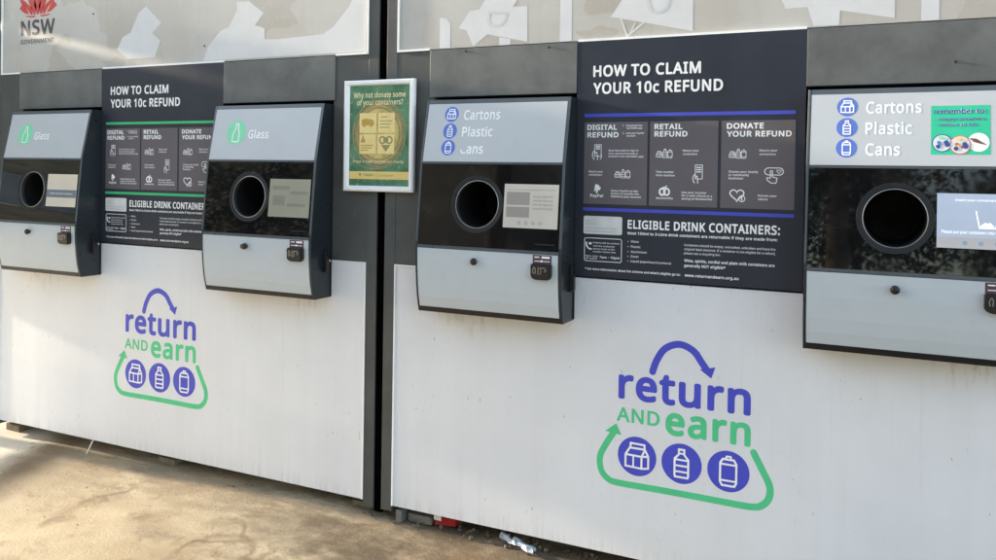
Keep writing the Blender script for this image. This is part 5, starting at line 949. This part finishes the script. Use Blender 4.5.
for a, b_, c, d in ((-1.7865, -1.7100, 1.6435, 1.7190), (-1.7020, -1.6290, 1.6435, 1.7190), (-1.7860, -1.7115, 1.5640, 1.6380), (-1.7040, -1.6300, 1.5640, 1.6380)):
    bm = bmesh.new(); poly(bm, [(a, c), (b_, c), (b_, d), (a, d)], y1); face_out(bm); obj('printed_card', bm, 'tile', po)
bm = bmesh.new()
poly(bm, [(-1.776, 1.672), (-1.722, 1.672), (-1.720, 1.684), (-1.727, 1.694), (-1.760, 1.698), (-1.776, 1.694)], y2); poly(bm, disc_pts(-1.765, 1.672, .006, 12), y3); poly(bm, disc_pts(-1.733, 1.672, .006, 12), y3)
poly(bm, [(-1.778, 1.606), (-1.762, 1.606), (-1.759, 1.618), (-1.766, 1.622), (-1.766, 1.632), (-1.772, 1.634), (-1.774, 1.620), (-1.780, 1.616)], y2)
for z, b_ in ((1.596, -1.722), (1.587, -1.728), (1.578, -1.745)): stroke(bm, [(-1.780, z), (b_, z)], .004, y2, cap=False)
flat(bm); face_out(bm); obj('printed_van', bm, 'ochre', po)
bm = bmesh.new()
for z, a, b_ in ((1.703, -1.690, -1.660), (1.688, -1.694, -1.640), (1.676, -1.694, -1.646), (1.664, -1.694, -1.650)): stroke(bm, [(a, z), (b_, z)], .003, y2, cap=False)
stroke(bm, disc_pts(-1.682, 1.616, .0125, 16), .006, y2, True); stroke(bm, disc_pts(-1.652, 1.616, .0125, 16), .006, y2, True); poly(bm, [(-1.688, 1.598), (-1.646, 1.598), (-1.667, 1.572)], y2); stroke(bm, disc_pts(-1.667, 1.616, .009, 14), .005, y3, True)
flat(bm); face_out(bm); obj('printed_heart', bm, 'olive', po)
bm = bmesh.new(); poly(bm, [(-1.8300, 1.4680), (-1.5665, 1.4680), (-1.5665, 1.4975), (-1.8300, 1.4975)], y1); face_out(bm); yb = obj('printed_strip', bm, 'yellow', po)
bm = bmesh.new(); text(bm, 'TOMRA', -1.7690, -1.7190, 1.4790, .0095, y2, .02, 2); text(bm, 'CLEANAWAY', -1.7000, -1.6300, 1.4790, .0080, y2, .0, 2); stroke(bm, [(-1.709, 1.476), (-1.709, 1.491)], .0015, y2); poly(bm, [(-1.7860, 1.4900), (-1.7760, 1.4900), (-1.7760, 1.4840), (-1.7810, 1.4770), (-1.7860, 1.4840)], y2)
face_out(bm); obj('strip_lettering', bm, 'olive', po)

# ------------------------------------------------------------------ litter under the containers
t = thing('drink_carton', 'flattened red drink carton wedged under the right container', 'carton', (-1.43, .06, G0))
bm = bmesh.new(); box(bm, -1.462, -1.385, .045, .095, G0+.004, G0+.052, .003)
for v in bm.verts: v.co.y += .25*(v.co.x+1.42)
obj('carton_body', bm, 'redcard', t)
bm = bmesh.new(); box(bm, -1.463, -1.432,   .028, .0305, G0+.027, G0+.053, .001); obj('paper_label', bm, 'card', t)
t_ = bmesh.new(); rn = random.Random(9)
n, mlen = 10, 4; pts = {}
for i in range(n+1):
    for j in range(mlen+1):
        x = -1.195+.150*i/n; y = .070-.040*j/mlen-.055*i/n; z = G0+.008+rn.uniform(.0, .017)*(1 if 0 < j < mlen else .4)
        pts[i, j] = t_.verts.new((x+rn.uniform(-.004, .004), y+rn.uniform(-.006, .006), z))
for i in range(n):
    for j in range(mlen): t_.faces.new((pts[i, j], pts[i+1, j], pts[i+1, j+1], pts[i, j+1]))
o = obj('paper_scrap', t_, 'paper', None, loc=(-1.12, .03, G0)); tag(o, 'crumpled white wrapper lying beside the right container', 'litter'); so = o.modifiers.new('thickness', 'SOLIDIFY'); so.thickness = .0015
bm = bmesh.new()
for (a, b_) in ((Vector((-3.262, .015, G0+.055)), Vector((-3.245, -.035, G0+.006))),):
    d = (b_-a); q = d.to_track_quat('Z', 'Y').to_matrix().to_4x4()
    bmesh.ops.create_cone(bm, cap_ends=True, segments=8, radius1=.0025, radius2=.0025, depth=d.length, matrix=Matrix.Translation((a+b_)/2) @ q)
o = obj('drinking_straw', bm, 'straw', None, loc=(-3.25, -.03, G0)); tag(o, 'thin white drinking straw leaning on the left container base', 'straw')
def pebble(bm, x, y, r, rn):
    mtx = Matrix.Translation((x, y, G0+r*.35)) @ Matrix.Rotation(rn.uniform(0, 6.28), 4, 'Z') @ Matrix.Diagonal((1, rn.uniform(.5, .9), rn.uniform(.45, .8), 1))
    res = bmesh.ops.create_icosphere(bm, subdivisions=2, radius=r, matrix=mtx)
    for v in res['verts']: v.co += Vector((rn.uniform(-1, 1), rn.uniform(-1, 1), rn.uniform(-1, 1)))*r*.16
rn = random.Random(21)
bm = bmesh.new()
for i in range(170):
    x = rn.uniform(-2.35, -.6); pebble(bm, x, rn.gauss(.055, .03)-max(0, x+1.4)*.02, rn.uniform(.003, .010), rn)
for i in range(70): pebble(bm, rn.uniform(-3.6, -.7), rn.uniform(-.6, .0), rn.uniform(.0015, .004), rn)
o = obj('gravel', bm, 'stone'); o['kind'] = 'stuff'; o['label'] = 'loose gravel and dirt along the container base'
bm = bmesh.new()
for i in range(40):
    x, y = (rn.uniform(-3.6, -.9), rn.gauss(.02, .05)); a = rn.uniform(0, 6.28); s = rn.uniform(.006, .015)
    vs = []
    for u, v_, h in ((-1, 0, 0), (-.2, .35, .25), (.5, .3, .2), (1, 0, 0), (.5, -.3, .2), (-.2, -.35, .25)):
        vs.append(bm.verts.new((x+s*(u*math.cos(a)-v_*math.sin(a)), y+s*(u*math.sin(a)+v_*math.cos(a)), G0+.006+h*s)))
    bm.faces.new(vs)
o = obj('leaf_litter', bm, 'leafdry'); o['kind'] = 'stuff'; o['label'] = 'dry leaves blown against the container base'
tl = thing('timber_packer', 'pale timber packer under the left end of the right container', 'timber', (-1.54, .06, G0))
bm = bmesh.new(); box(bm, -1.575, -1.475, .03, .10, G0, G0+.030, .003); obj('timber_block', bm, paint('old_timber', (.15, .14, .115), .8, .3, 12, stretch=(1, 6, 6)), tl)
bm = bmesh.new(); box(bm, -1.612, -1.588, .002, .05, G0, G0+.045, .003); obj('bracket', bm, 'filler', tl)

# ------------------------------------------------------------------ surroundings behind the camera (seen in the dark windows), added sun blockers at left
def tree(x, y, h, r, seed, label):
    rn = random.Random(seed)
    t = thing('shade_tree', label, 'tree', (x, y, G0), 'trees across the lot')
    bm = bmesh.new(); segs = [(0, .22), (.25, .17), (.5, .12), (.85, .05)]; prev = None
    for u, rr in segs:
        ring = [bm.verts.new((x+rr*h/6*math.cos(a*math.pi/4)+.1*math.sin(u*5), y+rr*h/6*math.sin(a*math.pi/4), G0+u*h)) for a in range(8)]
        if prev:
            for i in range(8): bm.faces.new((prev[i], prev[(i+1) % 8], ring[(i+1) % 8], ring[i]))
        prev = ring
    obj('trunk', bm, 'bark', t, True)
    bm = bmesh.new(); cl = [(Vector((rn.gauss(0, .5)*r, rn.gauss(0, .5)*r, rn.uniform(-.45, .5)*r)), rn.uniform(.25, .5)*r) for _ in range(26)]
    for i in range(9000):
        c, rr = rn.choice(cl); d = Vector((rn.gauss(0, 1), rn.gauss(0, 1), rn.gauss(0, 1))).normalized()*rr*rn.uniform(.6, 1.05)
        p = Vector((x, y, G0+h*.66))+c+d; s = rn.uniform(.06, .13)*r/3.2; n1 = Vector((rn.gauss(0, 1), rn.gauss(0, 1), rn.gauss(0, 1))).normalized(); n2 = n1.orthogonal().normalized()
        bm.faces.new([bm.verts.new(p+q) for q in (n1*s, n2*s*.5, -n1*s, -n2*s*.5)])
    obj('crown', bm, 'leaf', t)
tree(-10.5, -20, 13, 5.2, 1, 'tallest tree across the lot, facing the right container')
tree(-15.6, -15, 4.6, 2.5, 2, 'tree across the lot beside the tan building')
tree(-.8, -17, 9.0, 3.8, 3, 'tree straight across the lot behind the camera')
tree(-4.6, -22, 10.0, 4.2, 4, 'tree across the lot beside the tallest one')
for i in range(9): tree(-26+5.2*i+random.uniform(-1, 1), -27+random.uniform(-2, 2), 6.5+random.uniform(-1, 1.5), 3.4, 10+i, 'one of the far trees along the back of the lot')
lot = bmesh.new(); box(lot, -60, 60, -60, -4.6, G0-.05, G0+.012); lo_ = obj('asphalt_lot', lot, paint('asphalt', (.045, .045, .045), .85, .2, 8)); lo_['kind'] = 'structure'
bt = thing('shop_building', 'long tan building across the lot behind the camera', 'building', (-14, -20, G0))
boxo('wall', -34, -11, -27, -21, G0-.1, 8.6, 'tan', bt, .02); boxo('roof', -34.4, -10.6, -27.4, -20.6, 8.6, 8.9, 'roof', bt, .02)
bm = bmesh.new()
for i in range(6): box(bm, -32+3.1*i, -30+3.1*i, -21.02, -20.98, 1.2, 2.8)
obj('window', bm, 'glass', bt)
# added unseen sheets beyond the left end keep low sun off the upper left
st = thing('sun_blocker', 'added unseen grey sheets blocking the low sun left of the containers', 'sun blocker', (-5.0, -.07, G0))
boxo('blocker_sheet', -5.0, -4.95, -.13, .35, 1.02, 2.395, 'frame', st, .003); boxo('upper_sheet', -5.0, -4.95, -.13, .35, 2.44, 3.4, 'frame', st, .003)
boxo('blocker_post', -5.0, -4.95, .352, .42, G0, 3.4, 'frame', st, .003)
bf = thing('board_sun_blocker', 'added unseen boards and low rail shaping the sunlight left of the containers', 'fence', (-5.05, -1.5, G0))  # unseen boards, rail and posts added to shade the machines and ground
M['plank'] = paint('blocker_plank', (.52, .45, .31), .75, .25, 5, stretch=(1, .4, 6)); M['plankblue'] = paint('blocker_plank_blue', (.5, .56, .62), .6, .15, 5)
for k in range(7):
    z_ = 1.22+.2*k; boxo('blocking_board', -5.05, -5.0, -2.4, -.132, z_, z_+.196, 'plankblue' if k == 1 else 'plank', bf, .004)
boxo('blocking_rail', -5.05, -5.0, -2.4, -.09, .50, .565, 'plank', bf, .003)
for a_, b_, h_ in ((-2.4, -2.32, 2.6), (-.205, -.092, 1.215)): boxo('blocking_post', -5.12, -5.052, a_, b_, G0, h_, 'frame', bf, .003)
